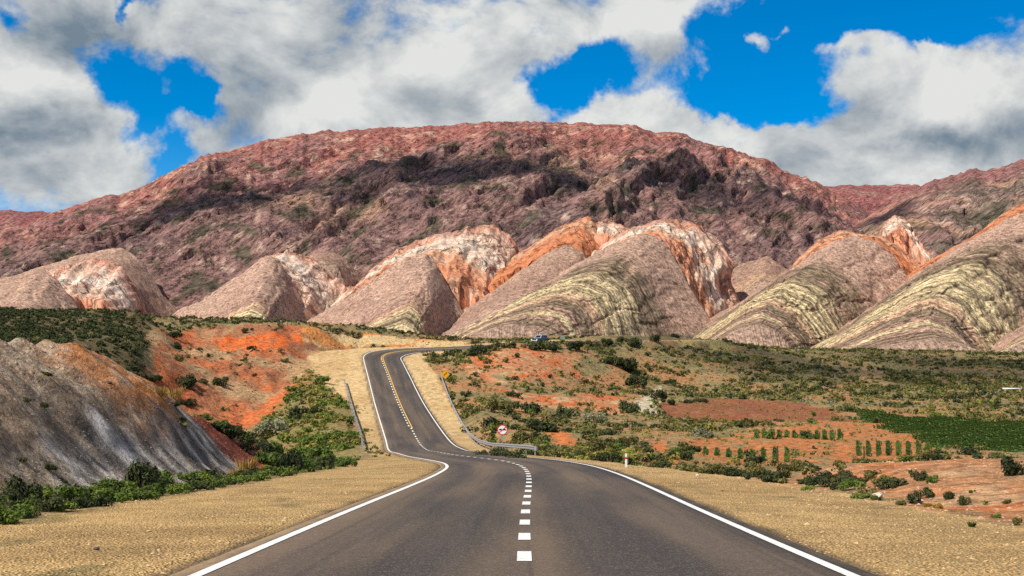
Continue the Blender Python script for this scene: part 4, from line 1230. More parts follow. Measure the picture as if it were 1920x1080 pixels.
def diamond_sign(px, py, Y, side, label, back=False):
    x, y = (px - 960) / F * Y, Y
    z = float(gz(x, y)[0]); h = ZC - (py - HOR) / F * Y - z
    root = empty('road_sign', (x, y, z), R(12) if not back else R(-20), label=label, category='road sign')
    MB().tube([(0, .05 * (-1 if back else 1), -.4), (0, .05 * (-1 if back else 1), h + .35)], .035, 8).build('post', M['steel'], root)
    q = side / math.sqrt(2)
    dia = [(-q, 0), (-q * .06, -q * .94), (q * .06, -q * .94), (q, 0), (q * .06, q * .94), (-q * .06, q * .94)]
    pan = MB().prism(dia, -.008, .008).build('panel', M['sign_back'] if back else M['sign_yellow'], root)
    pan.location = (0, 0, h)
    if not back:
        mb = MB()
        k = q / .64
        for (a, b) in (((-.16, -.22), (-.16, -.02)), ((-.19, -.02), (.16, .10)), ((.13, .06), (.13, .20))):
            a = Vector((a[0] * k, 0, a[1] * k)); b = Vector((b[0] * k, 0, b[1] * k)); dv = b - a
            mb.box(tuple((a + b) / 2 + Vector((0, -.0125, 0))), (dv.length, .006, .085 * k), Matrix.Rotation(-math.atan2(dv.z, dv.x), 3, 'Y'))
        mb.prism([(.02 * k, .18 * k), (.24 * k, .18 * k), (.13 * k, .34 * k)], -.0155, -.0095)
        mb.build('winding_arrow', M['sign_black'], pan)
    return root
diamond_sign(835, 702, 206, 1.05, 'yellow diamond warning sign with black winding arrow by the guardrail end')
diamond_sign(1055, 634, 306, 1.0, 'diamond road sign showing its dull green back near the oncoming car', True)

# ------------------------------------------------------------------ white marker post at the verge
def marker_post():
    x, y, z = spot(1174, 876)
    root = empty('marker_post', (x, y, z), label='short white roadside marker post with dark band in yellow weeds', category='post')
    mb = MB().prism([(-.05, -.3), (.05, -.3), (.05, .60), (.02, .66), (-.05, .66)], -.03, .03)
    mb.build('shaft', M['white'], root)
    MB().box((0, 0, .44), (.106, .066, .10)).build('band', M['sign_red'], root)
    MB().box((0, -.0345, .55), (.06, .006, .07)).build('reflector', M['lamp'], root)
marker_post()

# ------------------------------------------------------------------ oncoming off-road car on the rise
def car():
    k = int(np.argmin(np.hypot(RP[:, 0] - 7.9, RP[:, 1] - 293)))
    p = road_pt(RS[k], -1.6, 0.0)[0]
    fwd = -RT[k]
    root = empty('car', tuple(p), math.atan2(fwd[1], fwd[0]) + math.pi / 2, label='dark blue off-road car coming round the bend behind the bushes', category='car')
    # local frame: front towards -y
    prof = [(-2.28, .42), (-2.30, .78), (-2.20, .98), (-1.15, 1.08), (1.95, 1.10), (2.22, 1.02), (2.26, .55), (2.15, .40)]
    def loft_x(prof, wid, inset):
        mb = MB(); n = len(prof)
        rows = [(-wid / 2 + inset, .94), (-wid / 2, .97), (-wid / 2, 1.0), (wid / 2, 1.0), (wid / 2, .97), (wid / 2 - inset, .94)]
        for (x_, sc) in rows:
            for (y_, z_) in prof:
                mb.v.append((x_, y_ * (sc if abs(x_) < wid / 2 - 1e-6 or sc < 1 else 1), z_))
        for r in range(len(rows) - 1):
            for i in range(n):
                j = (i + 1) % n
                mb.f.append([r * n + i, r * n + j, (r + 1) * n + j, (r + 1) * n + i])
        mb.f.append(list(range(n))); mb.f.append([5 * n + i for i in range(n)][::-1])
        return mb
    body = loft_x(prof, 1.84, .05).build('body', M['car_paint'], root)
    cab = MB()
    lo = [(-.86, -1.02), (.86, -1.02), (.86, 2.12), (-.86, 2.12)]; hi = [(-.68, -.30), (.68, -.30), (.68, 1.86), (-.68, 1.86)]
    for (x_, y_) in lo: cab.v.append((x_, y_, 1.09))
    for (x_, y_) in hi: cab.v.append((x_, y_, 1.78))
    cab.f += [[0, 1, 5, 4], [1, 2, 6, 5], [2, 3, 7, 6], [3, 0, 4, 7], [4, 5, 6, 7]]
    cab.build('cabin', M['car_silver'], root)
    def pane(q, name):
        m = MB(); m.v = [tuple(v) for v in q]; m.f = [[0, 1, 2, 3]]
        mm = m.build(name, M['glass'], root)
        so = mm.modifiers.new('thick', 'SOLIDIFY'); so.thickness = .012
    pane([(-.74, -.99, 1.155), (.74, -.99, 1.155), (.62, -.38, 1.73), (-.62, -.38, 1.73)], 'windscreen')
    for sx in (-1, 1):
        for (a, b, c, d) in ((-.62, .38, .36, -.20), (.48, 1.30, 1.22, .46), (1.38, 1.96, 1.78, 1.32)):
            pane([(sx * .853, a, 1.15), (sx * .853, b, 1.15), (sx * .715, c, 1.70), (sx * .715, d, 1.70)], 'side_window')
    gr = MB().box((0, -2.285, .72), (1.10, .06, .22)).build('grille', M['rubber'], root)
    MB().box((0, -2.31, .48), (1.80, .16, .20)).build('bumper', M['car_silver'], root)
    for sx in (-1, 1):
        MB().box((sx * .72, -2.265, .76), (.30, .10, .19)).build('headlight', M['lamp'], root)
        MB().box((sx * 1.0, -.72, 1.16), (.18, .10, .15)).build('mirror', M['car_paint'], root)
        MB().box((sx * .58, .75, 1.82), (.04, 1.8, .05)).build('roof_rail', M['car_silver'], root)
        for wy in (-1.42, 1.42):
            wl = empty('wheel', (0, 0, 0)); wl.parent = root; wl.location = (sx * .80, wy, .37)
            m = MB().tube([(-.12, 0, 0), (-.10, 0, 0), (.10, 0, 0), (.12, 0, 0)], [.32, .37, .37, .32], 20); m.build('tyre', M['rubber'], wl, True)
            m = MB().tube([(sx * .10, 0, 0), (sx * .132, 0, 0)], [.24, .21], 14); m.build('rim', M['car_silver'], wl)
    bm = bmesh.new(); bm.from_mesh(body.data)
    bmesh.ops.bevel(bm, geom=[e_ for e_ in bm.edges if e_.calc_face_angle(0) > .4], offset=.05, segments=2, affect='EDGES')
    bm.to_mesh(body.data); bm.free()
car()

# ------------------------------------------------------------------ fence posts, pipe, loose rocks
def fence_post(px, py, h, label, group=None, r=.06):
    x, y, z = spot(px, py)
    mb = MB().tube([(0, 0, -.3), (.01, 0, h * .6), (random.uniform(-.04, .04), 0, h)], [r, r * .95, r * .8], 7)
    o = mb.build('fence_post', M['wood'], label=label, category='fence post')
    o.location = (x, y, z)
    if group: o['group'] = group
fence_post(1458, 864, 1.35, 'dark wooden fence post standing among the planted rows', r=.07)
fence_post(1620, 862, 1.25, 'dark wooden fence post beside the green rows and brush heap', r=.07)
fence_post(1480, 752, 1.3, 'thin dark fence post above the ploughed red field', r=.07)
for i in range(26):
    px = 322 + i * 9.4 + random.uniform(-2, 2)
    fence_post(px, np.interp(px, [300, 430, 500, 570], [603, 606, 609, 614]) + 1.0, random.uniform(1.2, 1.9), 'thin weathered fence post on the plateau rim above the orange cliff', 'fence posts on the plateau rim', .055)
def pipe():
    x, y, z = spot(1880, 738)
    root = empty('water_pipe', (x, y, z), label='long thin white pipe lying level in the dark scrub', category='pipe')
    L_ = 36 / F * y
    MB().tube([(0, 0, 1.02), (L_ * .5, .1, 1.0), (L_, .1, .98)], .16, 12).build('pipe', M['white'], root, True)
    for q in (.12, .88):
        MB().box((L_ * q, .05, .28), (.25, .5, 1.3)).build('support', M['stone_tan'], root)
pipe()
def rock_mesh(seed, flat=.6, n=2):
    bm = bmesh.new()
    bmesh.ops.create_icosphere(bm, subdivisions=n, radius=1.0)
    r_ = random.Random(seed)
    off = [Vector((r_.uniform(-1, 1), r_.uniform(-1, 1), r_.uniform(-1, 1))).normalized() for _ in range(9)]
    for v in bm.verts:
        k = 1.0
        for o_ in off:
            k = min(k, .74 / max(.05, v.co.normalized().dot(o_)) if v.co.normalized().dot(o_) > .74 else 1.0)
        v.co *= k * r_.uniform(.93, 1.05)
        v.co.z *= flat
    me = bpy.data.meshes.new('rock'); bm.to_mesh(me); bm.free()
    return me
ROCKS = [rock_mesh(i) for i in range(4)]
for (px, py, wpx, mat, label) in [
    (181, 1031, 14, 'stone_dark', 'small dark stone lying alone on the pale gravel verge'),
    (1645, 933, 26, 'stone_pale', 'flat whitish stone at the verge edge below the stony mound'),
    (1722, 945, 24, 'stone_pale', 'round straw-coloured stone between verge and stony mound'),
    (1308, 893, 10, 'stone_pale', 'small white stone at the foot of the roadside grass strip'),
    (205, 722, 12, 'stone_dark', 'dark boulder lying on the orange clay of the spoil bank')]:
    x, y, z = spot(px, py)
    me = ROCKS[len(label) % 4].copy(); me.materials.append(M[mat])
    o = obj('rock', me, None, label=label, category='rock')
    k = wpx / F * y * .5
    o.scale = (k, k, k); o.location = (x, y, z + k * .25); o.rotation_euler = (0, 0, px)

def bulk_stones(name, X, Y, Zs, size, mat, seed):
    r_ = np.random.default_rng(seed)
    n = len(X)
    base = np.array([(1, 0, 0), (-1, 0, 0), (0, 1, 0), (0, -1, 0), (0, 0, 1), (0, 0, -1)], float)
    tri = np.array([(0, 2, 4), (2, 1, 4), (1, 3, 4), (3, 0, 4), (2, 0, 5), (1, 2, 5), (3, 1, 5), (0, 3, 5)])
    co = base[None] * r_.uniform(.6, 1.25, (n, 6, 1)) + r_.normal(0, .18, (n, 6, 3))
    co *= np.array([1, 1, .55])
    a = r_.uniform(0, 6.28, n); ca, sa = np.cos(a)[:, None], np.sin(a)[:, None]
    x_ = co[..., 0] * ca - co[..., 1] * sa; y_ = co[..., 0] * sa + co[..., 1] * ca
    co = np.stack([x_, y_, co[..., 2]], -1) * size[:, None, None] + np.stack([X, Y, Zs + size * .12], -1)[:, None]
    f = tri[None] + (np.arange(n) * 6)[:, None, None]
    return obj(name, mesh_from(name, co.reshape(-1, 3), f.reshape(-1, 3), False), mat, kind='stuff')
# gravel on the verges
n = 26000
yy = 11 + 75 * rng.random(n) ** 1.9; sd = rng.random(n) < .5
wl = np.interp(yy, SHL[:, 0], SHL[:, 1]); wr = np.interp(yy, SHR[:, 0], SHR[:, 1])
dd = np.where(sd, -(3.95 + rng.random(n) ** .8 * (wl + .4)), 3.95 + rng.random(n) ** .8 * (wr + .4))
ss = np.interp(yy, RP[:, 1], RS)
pp = road_pt(ss, dd)
keep = fbm(pp[:, 0] / 1.6, pp[:, 1] / 2.4, 3, 401) > rng.uniform(-.5, .35, n)
pp = pp[keep]
sz = .008 + .022 * rng.random(len(pp)) ** 2.4 + .03 * (rng.random(len(pp)) < .015)
bulk_stones('verge_gravel', pp[:, 0], pp[:, 1], gz(pp[:, 0], pp[:, 1]), sz, M['stone_tan'], 1)
# slate chips on the spoil bank and stones on the mound
n = 5000
yy = rng.uniform(22, 66, n); xx = rng.uniform(-17, -9.7, n)
bulk_stones('slate_chips', xx, yy, gz(xx, yy), .012 + .035 * rng.random(n) ** 3, plain('slate_chip', (0.20, 0.18, 0.165), .85, var=.7, scale=3.0), 2)
yy = rng.uniform(18, 62, n); xx = rng.uniform(8.5, 27, n)
bulk_stones('mound_stones', xx, yy, gz(xx, yy), .018 + .06 * rng.random(n) ** 3, plain('mound_stone', (0.44, 0.27, 0.15), .85, var=.6, scale=3.0), 3)

# ------------------------------------------------------------------ plants
def leaf_cloud(n, seed, lobes=6, leaf=.16, height=.85, spread=1.0, upright=0.0):
    """many small leaf-shaped faces gathered in uneven lobes; unit radius about 1"""
    r_ = np.random.default_rng(seed)
    lc = np.column_stack([r_.normal(0, .42, lobes) * spread, r_.normal(0, .42, lobes) * spread, r_.uniform(.28, .78, lobes) * height])
    lr = r_.uniform(.28, .52, lobes)
    k = r_.integers(0, lobes, n)
    dv = r_.normal(size=(n, 3)); dv /= np.linalg.norm(dv, axis=1)[:, None]
    rad = lr[k] * r_.uniform(.55, 1.08, n)
    c = lc[k] + dv * rad[:, None] * np.array([1, 1, .85])
    c[:, 2] = np.where(c[:, 2] < .02, r_.uniform(.02, .3, n), c[:, 2])
    d2 = dv + r_.normal(0, .55, (n, 3)) + np.array([0, 0, upright]); d2 /= np.linalg.norm(d2, axis=1)[:, None]
    t = np.cross(d2, r_.normal(size=(n, 3))); t /= np.linalg.norm(t, axis=1)[:, None]
    b = np.cross(d2, t)
    s_ = leaf * r_.uniform(.6, 1.35, n)[:, None]
    co = np.stack([c - t * s_, c + b * s_ * .55 + d2 * s_ * .2, c + t * s_, c - b * s_ * .55 + d2 * s_ * .2], 1)
    return co.reshape(-1, 3), np.arange(n * 4).reshape(n, 4)
def blade_cloud(n, seed, h=1.0, spread=.55, wid=.03, lean=.5):
    r_ = np.random.default_rng(seed)
    a = r_.uniform(0, 6.28, n); q = spread * np.sqrt(r_.random(n)) * .55
    base = np.column_stack([np.cos(a) * q, np.sin(a) * q, np.zeros(n) - .03])
    hh = h * r_.uniform(.55, 1.1, n)
    out = np.column_stack([np.cos(a), np.sin(a), np.zeros(n)]) + r_.normal(0, .35, (n, 3)) * [1, 1, 0]
    up = np.array([0, 0, 1.0])
    side = np.column_stack([-np.sin(a), np.cos(a), np.zeros(n)]) * wid
    mid = base + up * (hh * .6)[:, None] + out * (lean * .3 * hh)[:, None]
    tip = base + up * hh[:, None] + out * (lean * .75 * hh)[:, None]
    co = np.stack([base - side, base + side, mid + side * .8, tip, mid - side * .8], 1)
    return co.reshape(-1, 3), np.arange(n * 5).reshape(n, 5)
PROTO = {}
def proto_mesh(kind, typ, var):
    key = (kind, typ, var)
    if key not in PROTO:
        if kind == 'grass':
            co, f = blade_cloud(150, 900 + var, 1.0, 1.0, .022, .6)
        else:
            co, f = leaf_cloud(620, 500 + var * 7, 5 + var % 4, .105, .9, 1.0, .3)
        me = mesh_from(kind, co, f, True)
        me.materials.append(LEAF[typ])
        PROTO[key] = me
    return PROTO[key]
STEM = None
def stem_mesh():
    global STEM
    if STEM is None:
        mb = MB()
        r_ = random.Random(5)
        for i in range(7):
            a = i * .9; q = r_.uniform(.2, .5)
            mb.tube([(0, 0, -.1), (math.cos(a) * q * .5, math.sin(a) * q * .5, .25), (math.cos(a) * q, math.sin(a) * q, r_.uniform(.45, .75))], [.035, .025, .01], 5)
        STEM = mb.mesh('stem'); STEM.materials.append(M['pale_wood'])
    return STEM
PL = []      # every plant: x, y, z, radius, height factor, kind, type, zone
def add_plants(mask_density, types, rmin, rmax, zone, hf=(.75, 1.15), kind='shrub', pw=1.6):
    dX = np.gradient(GX, axis=1); dY = np.gradient(GY, axis=0)
    lam = mask_density * dX * dY
    cnt = rng.poisson(np.clip(lam, 0, 3))
    i, j = np.nonzero(cnt)
    rep_ = cnt[i, j]
    i = np.repeat(i, rep_); j = np.repeat(j, rep_)
    x = GX[i, j] + (rng.random(len(i)) - .5) * dX[i, j]
    y = GY[i, j] + (rng.random(len(i)) - .5) * dY[i, j]
    z = gz(x, y)
    tk = list(types); tw = np.array([types[k] for k in tk], float); tw /= tw.sum()
    # neighbouring plants tend to be of one sort
    q = np.clip((fbm(x / 9, y / 9, 3, 777) * .9 + .5) * .6 + rng.random(len(i)) * .4, 0, .9999)
    ti = np.searchsorted(np.cumsum(tw), q).clip(0, len(tk) - 1)
    r_ = rmin + (rmax - rmin) * rng.random(len(i)) ** pw
    h_ = rng.uniform(*hf, len(i))
    for a in range(len(i)):
        PL.append((x[a], y[a], z[a], r_[a], h_[a], kind, tk[ti[a]], zone))
gwl = np.interp(GY, SHL[:, 0], SHL[:, 1]) + 3.9; gwr = np.interp(GY, SHR[:, 0], SHR[:, 1]) + 3.9
offl = np.where(gd < 500, -gd - gwl, 999 * np.sign(-(GX + 10))); offr = np.where(gd < 500, gd - gwr, np.where(GX > np.interp(GY, RP[:, 1], RP[:, 0]), 999, -999))
clear = ((offl > .3) | (offr > .3) | (np.abs(gd) > 500)).astype(float)
PXg = 960 + F * GX / np.maximum(GY, 1)
infr = ((PXg > -160) & (PXg < 2080) & (GY > 10)).astype(float)
n1_ = fbm(GX / 11, GY / 14, 4, 601); n2_ = fbm(GX / 4, GY / 5, 3, 607); n3_ = fbm(GX / 30, GY / 40, 3, 611)
right = (offr > .2) & (GY > 40)
bare = np.clip(Zn['redfield'] + Zn['greenfield'] + Zn['cropsoil'] * .93 + Zn['orange1'] * .72 + Zn['orange2'] * .72 + Zn['orange3'] + Zn['orange4'] + Zn['mound'] + Zn['tanpatch'] * .8 + Zn['palebank'] * .9, 0, 1)
add_plants(infr * Zn['darkhill'] * (GY < 262) * .75 * sst(-.55, .0, n2_), {'dark': .8, 'olive': .2}, .35, .9, 'darkhill')
add_plants(infr * clear * Zn['embank'] * .75 * sst(-.35, .1, n1_ + .5 * n2_), {'green': .48, 'yellow': .17, 'olive': .15, 'dark': .2}, .30, 1.0, 'embank')
add_plants(infr * clear * np.clip(Zn['badland'] - Zn['cliff'] * .8 - Zn['wash'], 0, 1) * .09 * sst(.0, .3, n1_ + .4 * n2_), {'dark': .6, 'olive': .4}, .35, .95, 'badland')
add_plants(infr * clear * np.clip(Zn['badland'] + Zn['cream'] * .5 - Zn['cliff'] * .7 - Zn['wash'], 0, 1) * .10, {'olive': .7, 'yellow': .3}, .12, .32, 'badland')
add_plants(infr * clear * (GY > 236) * (GY < 345) * (offl > 6) * (Zn['badland'] + Zn['cream'] + Zn['darkhill'] < .5) * (GY < 310 + 40 * (GX > -40)) * .18, {'dark': .6, 'olive': .4}, .4, .95, 'rim')
rb = right & (GY < 330)
add_plants(infr * rb * (1 - bare) * (GY > 68) * .34 * sst(-.12, .22, n1_ + .6 * n2_), {'dark': .40, 'olive': .28, 'green': .12, 'yellow': .10, 'pale': .10}, .30, 1.05, 'hillside')
add_plants(infr * rb * (1 - bare * .55) * (GY > 62) * .27, {'olive': .38, 'yellow': .34, 'pale': .12, 'straw': .16}, .12, .36, 'hillside')
add_plants(infr * (right & (GY > 240) & (GY < 640)) * (1 - bare) * .12 * sst(-.25, .15, n3_ + .6 * n1_), {'dark': .48, 'olive': .36, 'pale': .16}, .4, 1.35, 'plain')
add_plants(infr * (right & (GY > 225) & (GY < 520)) * (1 - bare) * .15, {'olive': .40, 'pale': .22, 'yellow': .22, 'straw': .16}, .18, .55, 'plain')
add_plants(infr * Zn['mound'] * .55 * sst(.10, .35, n2_ + .4 * n1_) * (GY > 18), {'olive': .5, 'green': .2, 'dark': .3}, .12, .36, 'mound')
add_plants(infr * (offr > .15) * (offr < 3.2) * (GY > 30) * (GY < 105) * .95 * sst(-.3, .2, n2_ + .02 * (GY - 35)), {'green': .3, 'dark': .3, 'olive': .25, 'yellow': .15}, .22, .55, 'verge_right')
add_plants(infr * (offl > -.1) * (offl < 1.5) * (GY > 18) * (GY < 88) * (2.0 + 1.6 * (GY < 48)) * sst(-.5, .0, n2_), {'green': .6, 'dark': .25, 'olive': .15}, .18, .42, 'ditch')
add_plants(infr * (offl > 1.0) * (offl < 5) * (GY > 56) * (GY < 95) * .8, {'green': .5, 'dark': .4, 'olive': .1}, .35, .8, 'ditch')
add_plants(infr * (GX < -10.5) * (GX > -17) * (GY > 24) * (GY < 60) * .03, {'dark': .6, 'olive': .4}, .15, .3, 'spoil')
add_plants(infr * (gd < 500) * (np.abs(gd) > 4.4) * (1 - clear) * (GY < 70) * .05 * sst(.1, .3, n2_), {'olive': 1}, .05, .12, 'weeds')
add_plants(infr * (offl < -.2) * (gd < -4.6) * (GY > 95) * (GY < 205) * .9 * sst(-.1, .2, n2_) * sst(-2.6, -.8, offl), {'olive': .6, 'green': .4}, .12, .35, 'embank')
HAND = [  # px, py of the base, width in px, kind, type, zone, height factor
    (265, 912, 74, 'shrub', 'dark', 'ditch', 1.55), (205, 925, 60, 'shrub', 'green', 'ditch', 1.0), (120, 945, 66, 'shrub', 'green', 'ditch', 1.2), (60, 940, 70, 'shrub', 'dark', 'ditch', 1.5), (310, 905, 50, 'shrub', 'green', 'ditch', 1.2),
    (45, 966, 40, 'shrub', 'amber', 'amber', .9), (4, 972, 26, 'shrub', 'amber', 'amber', .9), (92, 883, 24, 'shrub', 'dark', 'spoil', 1.1), (120, 905, 20, 'shrub', 'dark', 'spoil', 1.0), (90, 716, 30, 'shrub', 'dark', 'spoil', .7), (50, 752, 26, 'shrub', 'dark', 'spoil', .8), (80, 764, 22, 'shrub', 'dark', 'spoil', 1.1),
    (462, 888, 42, 'grass', 'straw', 'straw_near', 1.5), (440, 894, 26, 'grass', 'straw', 'straw_near', 1.3), (487, 886, 26, 'grass', 'straw', 'straw_near', 1.2), (520, 888, 16, 'grass', 'straw', 'straw_near', 1.2),
    (300, 745, 30, 'grass', 'straw', 'straw_gully', 1.3), (325, 752, 36, 'grass', 'straw', 'straw_gully', 1.3),
    (345, 728, 54, 'shrub', 'dark', 'badland', 1.0), (410, 732, 44, 'shrub', 'dark', 'badland', .85), (380, 728, 26, 'shrub', 'dark', 'badland', .8), (290, 715, 30, 'shrub', 'dark', 'badland', .9), (362, 765, 26, 'shrub', 'dark', 'badland', 1.1), (328, 762, 26, 'shrub', 'dark', 'badland', .9),
    (335, 688, 32, 'shrub', 'olive', 'badland', 1.0), (330, 660, 26, 'shrub', 'dark', 'badland', 1.2), (326, 640, 26, 'shrub', 'dark', 'badland', 1.2), (475, 665, 20, 'shrub', 'dark', 'badland', .9), (530, 680, 18, 'shrub', 'olive', 'badland', 1.0), (458, 624, 22, 'shrub', 'dark', 'badland', 1.0),
    (545, 885, 60, 'shrub', 'dark', 'embank', 1.5), (580, 870, 70, 'shrub', 'green', 'embank', 1.1), (520, 820, 60, 'shrub', 'pale', 'embank', 1.1), (470, 825, 46, 'shrub', 'dark', 'embank', .9), (555, 790, 60, 'shrub', 'dark', 'embank', 1.0), (610, 880, 50, 'shrub', 'dark', 'embank', 1.2), (650, 875, 40, 'shrub', 'green', 'embank', 1.0),
    (600, 838, 60, 'shrub', 'green', 'embank', .9), (560, 745, 40, 'shrub', 'dark', 'embank', .9), (600, 720, 40, 'shrub', 'green', 'embank', .9), (640, 845, 44, 'shrub', 'green', 'embank', .9),
    (900, 664, 40, 'shrub', 'dark', 'crest', 1.1), (925, 655, 26, 'shrub', 'dark', 'crest', .9), (885, 668, 24, 'shrub', 'dark', 'crest', 1.1), (960, 652, 30, 'shrub', 'dark', 'crest', .8), (1005, 657, 44, 'shrub', 'dark', 'crest', .8), (1040, 657, 50, 'shrub', 'dark', 'crest', .7), (1072, 658, 44, 'shrub', 'dark', 'crest', .85),
    (1110, 650, 34, 'shrub', 'dark', 'crest', .9), (1140, 648, 34, 'shrub', 'dark', 'crest', .9), (1165, 642, 28, 'shrub', 'dark', 'crest', .9), (1195, 652, 40, 'shrub', 'dark', 'crest', 1.2), (1225, 640, 26, 'shrub', 'dark', 'crest', 1.0), (1270, 632, 22, 'shrub', 'dark', 'crest', .9),
    (1180, 700, 60, 'shrub', 'dark', 'hillside', 1.1), (1190, 722, 44, 'shrub', 'dark', 'hillside', 1.1), (1150, 690, 46, 'shrub', 'dark', 'hillside', .9), (1230, 750, 34, 'shrub', 'dark', 'hillside', 1.2), (1188, 770, 44, 'shrub', 'dark', 'hillside', 1.2),
    (1260, 758, 26, 'shrub', 'dark', 'hillside', 1.0), (1290, 752, 24, 'shrub', 'dark', 'hillside', .9), (1315, 752, 26, 'shrub', 'dark', 'hillside', .9), (925, 775, 50, 'shrub', 'olive', 'hillside', 1.2), (940, 795, 50, 'shrub', 'dark', 'hillside', .9), (1000, 778, 60, 'shrub', 'dark', 'hillside', .9), (1060, 782, 50, 'shrub', 'dark', 'hillside', .9),
    (1115, 792, 44, 'shrub', 'pale', 'hillside', 1.1), (1010, 805, 60, 'shrub', 'dark', 'hillside', .9), (1325, 822, 40, 'shrub', 'pale', 'hillside', 1.1), (985, 830, 50, 'shrub', 'olive', 'hillside', 1.0), (1145, 815, 34, 'shrub', 'dark', 'hillside', .9),
    (930, 858, 56, 'shrub', 'dark', 'verge_right', .8), (970, 862, 50, 'shrub', 'dark', 'verge_right', .7), (905, 856, 30, 'shrub', 'dark', 'verge_right', .9),
    (1898, 893, 66, 'shrub', 'dark', 'mound', 1.15), (1660, 908, 36, 'shrub', 'olive', 'mound', 1.1), (1625, 900, 34, 'shrub', 'olive', 'mound', 1.1), (1590, 898, 36, 'shrub', 'dark', 'mound', 1.0), (1725, 900, 34, 'shrub', 'dark', 'mound', 1.2), (1745, 905, 34, 'shrub', 'green', 'mound', 1.0), (1738, 934, 36, 'shrub', 'dark', 'mound', 1.2), (1775, 936, 30, 'shrub', 'dark', 'mound', 1.2), (1812, 945, 30, 'shrub', 'dark', 'mound', 1.1), (1885, 943, 20, 'shrub', 'dark', 'mound', 1.0), (1820, 924, 14, 'shrub', 'green', 'mound', 1.0),
    (1760, 955, 20, 'shrub', 'amber', 'amber_right', 1.1), (1738, 950, 16, 'shrub', 'amber', 'amber_right', 1.1), (1822, 988, 18, 'grass', 'green', 'verge_right', 1.3), (1863, 972, 22, 'shrub', 'green', 'verge_right', 1.0), (1906, 985, 30, 'shrub', 'olive', 'verge_right', 1.1), (1690, 948, 24, 'shrub', 'olive', 'verge_right', .9), (1618, 935, 44, 'shrub', 'green', 'verge_right', .7), (1520, 920, 26, 'shrub', 'green', 'verge_right', .8), (1640, 938, 20, 'shrub', 'olive', 'verge_right', .9),
]
for (px, py, wp, kind, typ, zone, hf) in HAND:
    x, y, z = spot(px, py)
    PL.append((x, y, z, wp / F * y * .5 * 1.08, hf, kind, typ, zone))
# brighter yellow weeds below the stony bank
for a in range(120):
    px = 1060 + 240 * random.random(); py = 850 + 14 * random.random()
    x, y, z = spot(px, py)
    PL.append((x, y, z, random.uniform(.15, .34), random.uniform(.8, 1.2), 'shrub', 'yellow', 'yellow_weeds'))
WHERE = {'darkhill': 'on the dark scrub hillside behind the slate spoil bank', 'embank': 'on the embankment below the shorter guardrail', 'badland': 'on the eroded orange slope beyond the spoil bank', 'rim': 'along the plateau rim above the orange cliff',
         'hillside': 'on the rough hillside behind the long guardrail', 'plain': 'on the dry plain beyond the ploughed red field', 'mound': 'on the stony reddish mound', 'verge_right': 'at the edge of the verge below the stony mound', 'ditch': 'in the ditch at the foot of the spoil bank',
         'spoil': 'growing on the face of the slate spoil bank', 'weeds': 'sprouting from the gravel verge', 'crest': 'on the crest in front of the oncoming car', 'amber': 'in the ditch at the foot of the spoil bank', 'amber_right': 'between the verge and the stony mound', 'straw_near': 'at the end of the red spoil bank', 'straw_gully': 'in the orange gully behind the spoil bank', 'yellow_weeds': 'around the white marker post'}
LOOK = {'dark': 'dark green rounded shrub', 'green': 'fresh green leafy shrub', 'olive': 'olive green shrub', 'yellow': 'yellow-green flowering shrub', 'pale': 'pale grey-green shrub', 'amber': 'amber coloured shrub', 'straw': 'straw coloured grass tuft'}
def app(p):
    px = 960 + F * p[0] / p[1]
    return 2 * p[3] * F / p[1] if -20 < px < 1940 else 0
hand_set = set(range(len(PL) - 120 - len(HAND), len(PL) - 120))
order = sorted(range(len(PL)), key=lambda i: -(app(PL[i]) + (1000 if i in hand_set else 0)))
solo = set(order[:300])
for i in order[:300]:
    x, y, z, r, h, kind, typ, zone = PL[i]
    if app(PL[i]) <= 0 and i not in hand_set:
        continue
    name = 'grass_tuft' if kind == 'grass' else 'shrub'
    look = LOOK[typ] if kind != 'grass' or typ == 'straw' else 'upright green grass tuft'
    me = proto_mesh(kind, typ, i % 5)
    size = 'small' if r < .3 else 'large' if r > .75 else 'mid-sized'
    form = 'squat' if h < .86 else 'tall' if h > 1.08 else ''
    look = ' '.join(q for q in (size, form, look) if q)
    o = obj(name, me, None, label=f'{look} {WHERE[zone]}', category='grass' if kind == 'grass' else 'shrub', group=f'{look}s {WHERE[zone]}')
    o.location = (x, y, z - .05 * r)
    o.rotation_euler = (0, 0, (i * 2.39996) % 6.283)
    o.scale = (r, r, r * h)
    if kind == 'shrub' and app(PL[i]) > 24:
        st_ = obj('stem', stem_mesh(), None, o)
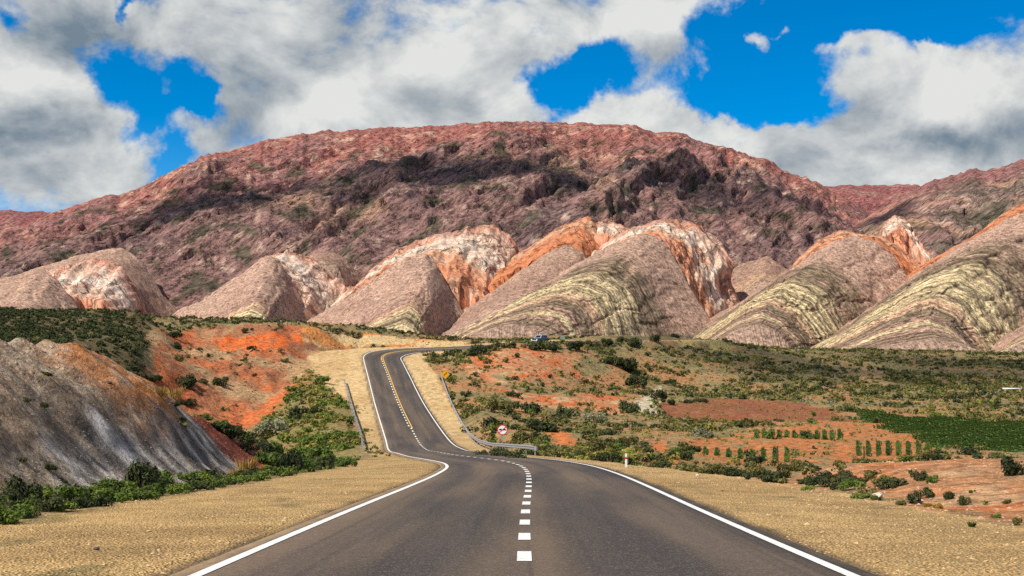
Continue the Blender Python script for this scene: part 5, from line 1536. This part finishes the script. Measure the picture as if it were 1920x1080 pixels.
# the rest of the scrub, sort by sort
LOW = {}
for v_ in range(6):
    LOW[('shrub', v_)] = leaf_cloud(34, 1500 + v_ * 3, 5, .30, .9, 1.0, .3)
    LOW[('grass', v_)] = blade_cloud(26, 1600 + v_, 1.0, 1.0, .06, .6)
    LOW[('mid', v_)] = leaf_cloud(110, 1700 + v_ * 3, 6, .20, .9, 1.0, .3)
    LOW[('tiny', v_)] = leaf_cloud(8, 1800 + v_ * 3, 4, .58, .85, .8, .3)
    LOW[('little', v_)] = leaf_cloud(16, 1900 + v_ * 3, 5, .44, .9, 1.0, .3)
for typ in LEAF:
    cos, fcs, base = [], [], 0
    for i, p in enumerate(PL):
        if i in solo or p[6] != typ:
            continue
        a_ = 2 * p[3] * F / max(p[1], 1)
        k_ = 'mid' if a_ > 20 else p[5] if p[5] == 'grass' or a_ > 11 else 'little' if a_ > 6 else 'tiny'
        co, f = LOW[(k_, i % 6)]
        a = (i * 2.39996) % 6.283
        ca, sa = math.cos(a) * p[3], math.sin(a) * p[3]
        c2 = np.column_stack([co[:, 0] * ca - co[:, 1] * sa + p[0], co[:, 0] * sa + co[:, 1] * ca + p[1], co[:, 2] * p[3] * p[4] + p[2] - .05 * p[3]])
        cos.append(c2); fcs.append(f + base); base += len(co)
    if cos and fcs[0].shape[1] == fcs[-1].shape[1]:
        fcs = [f for f in fcs if f.shape[1] == 4]
        obj('scrub', mesh_from('scrub', np.concatenate(cos), np.concatenate(fcs)), LEAF[typ], kind='stuff')
# ------------------------------------------------------------------ planted rows, the green field, a sapling
def crop(rows, x0, dx, y0, y1, n, size, label, group):
    """planted rows, each a thing of its own"""
    for rw in range(rows):
        cos, fcs, base = [], [], 0
        for k in range(n):
            y = y0 + (y1 - y0) * (k + random.uniform(-.2, .2)) / n
            xx = (x0 + rw * dx) * y / y0 + random.uniform(-.05, .05)
            co, f = LOW[('little', (k + rw) % 6)]
            s_ = size * random.uniform(.7, 1.15)
            cos.append(co * [s_ * .50, s_ * 1.5, s_ * 1.1] + [xx, y, float(gz(xx, y)[0]) - .02]); fcs.append(f + base); base += len(co)
        obj('crop_row', mesh_from('crop_row', np.concatenate(cos), np.concatenate(fcs)), LEAF['field'], label=label, category='crop row', group=group)
crop(9, 15.6, 1.0, 110, 130, 46, .34, 'narrow row of green plants on orange soil before the stony mound', 'plant rows on orange soil')
crop(12, 27.5, .85, 144, 160, 36, .42, 'dense row of dark green plants just below the ploughed red field', 'plant rows below the red field')
crop(9, 33.0, .95, 122, 138, 36, .36, 'row of green plants next to the broad green field', 'plant rows next to the green field')
dX = np.gradient(GX, axis=1); dY = np.gradient(GY, axis=0)
cnt = rng.poisson(np.clip(infr * Zn['greenfield'] * dX * dY * 1.6, 0, 4))
i, j = np.nonzero(cnt); q = cnt[i, j]; i = np.repeat(i, q); j = np.repeat(j, q)
x = GX[i, j] + (rng.random(len(i)) - .5) * dX[i, j]; y = GY[i, j] + (rng.random(len(i)) - .5) * dY[i, j]; z = gz(x, y)
co0, f0 = leaf_cloud(10, 4242, 3, .42, .9, 1.0, .8)
sc = rng.uniform(.25, .55, len(i))[:, None, None]
co = co0[None] * sc * np.array([1, 1, 1.2]) + np.stack([x, y, z], -1)[:, None]
obj('field_grass', mesh_from('field_grass', co.reshape(-1, 3), (f0[None] + (np.arange(len(i)) * len(co0))[:, None, None]).reshape(-1, 4)), LEAF['field'], kind='stuff')
x, y, z = spot(1524, 796)
tr = empty('young_tree', (x, y, z), label='slim young tree standing alone at the edge of the ploughed red field', category='tree')
MB().tube([(0, 0, -.2), (.03, 0, .7), (0, .02, 1.3)], [.06, .05, .03], 6).build('trunk', M['pale_wood'], tr)
co, f = leaf_cloud(160, 888, 4, .2, 1.1)
crown = obj('crown', mesh_from('crown', co * [.55, .55, .8] + [0, 0, .9], f), LEAF['green'], tr)
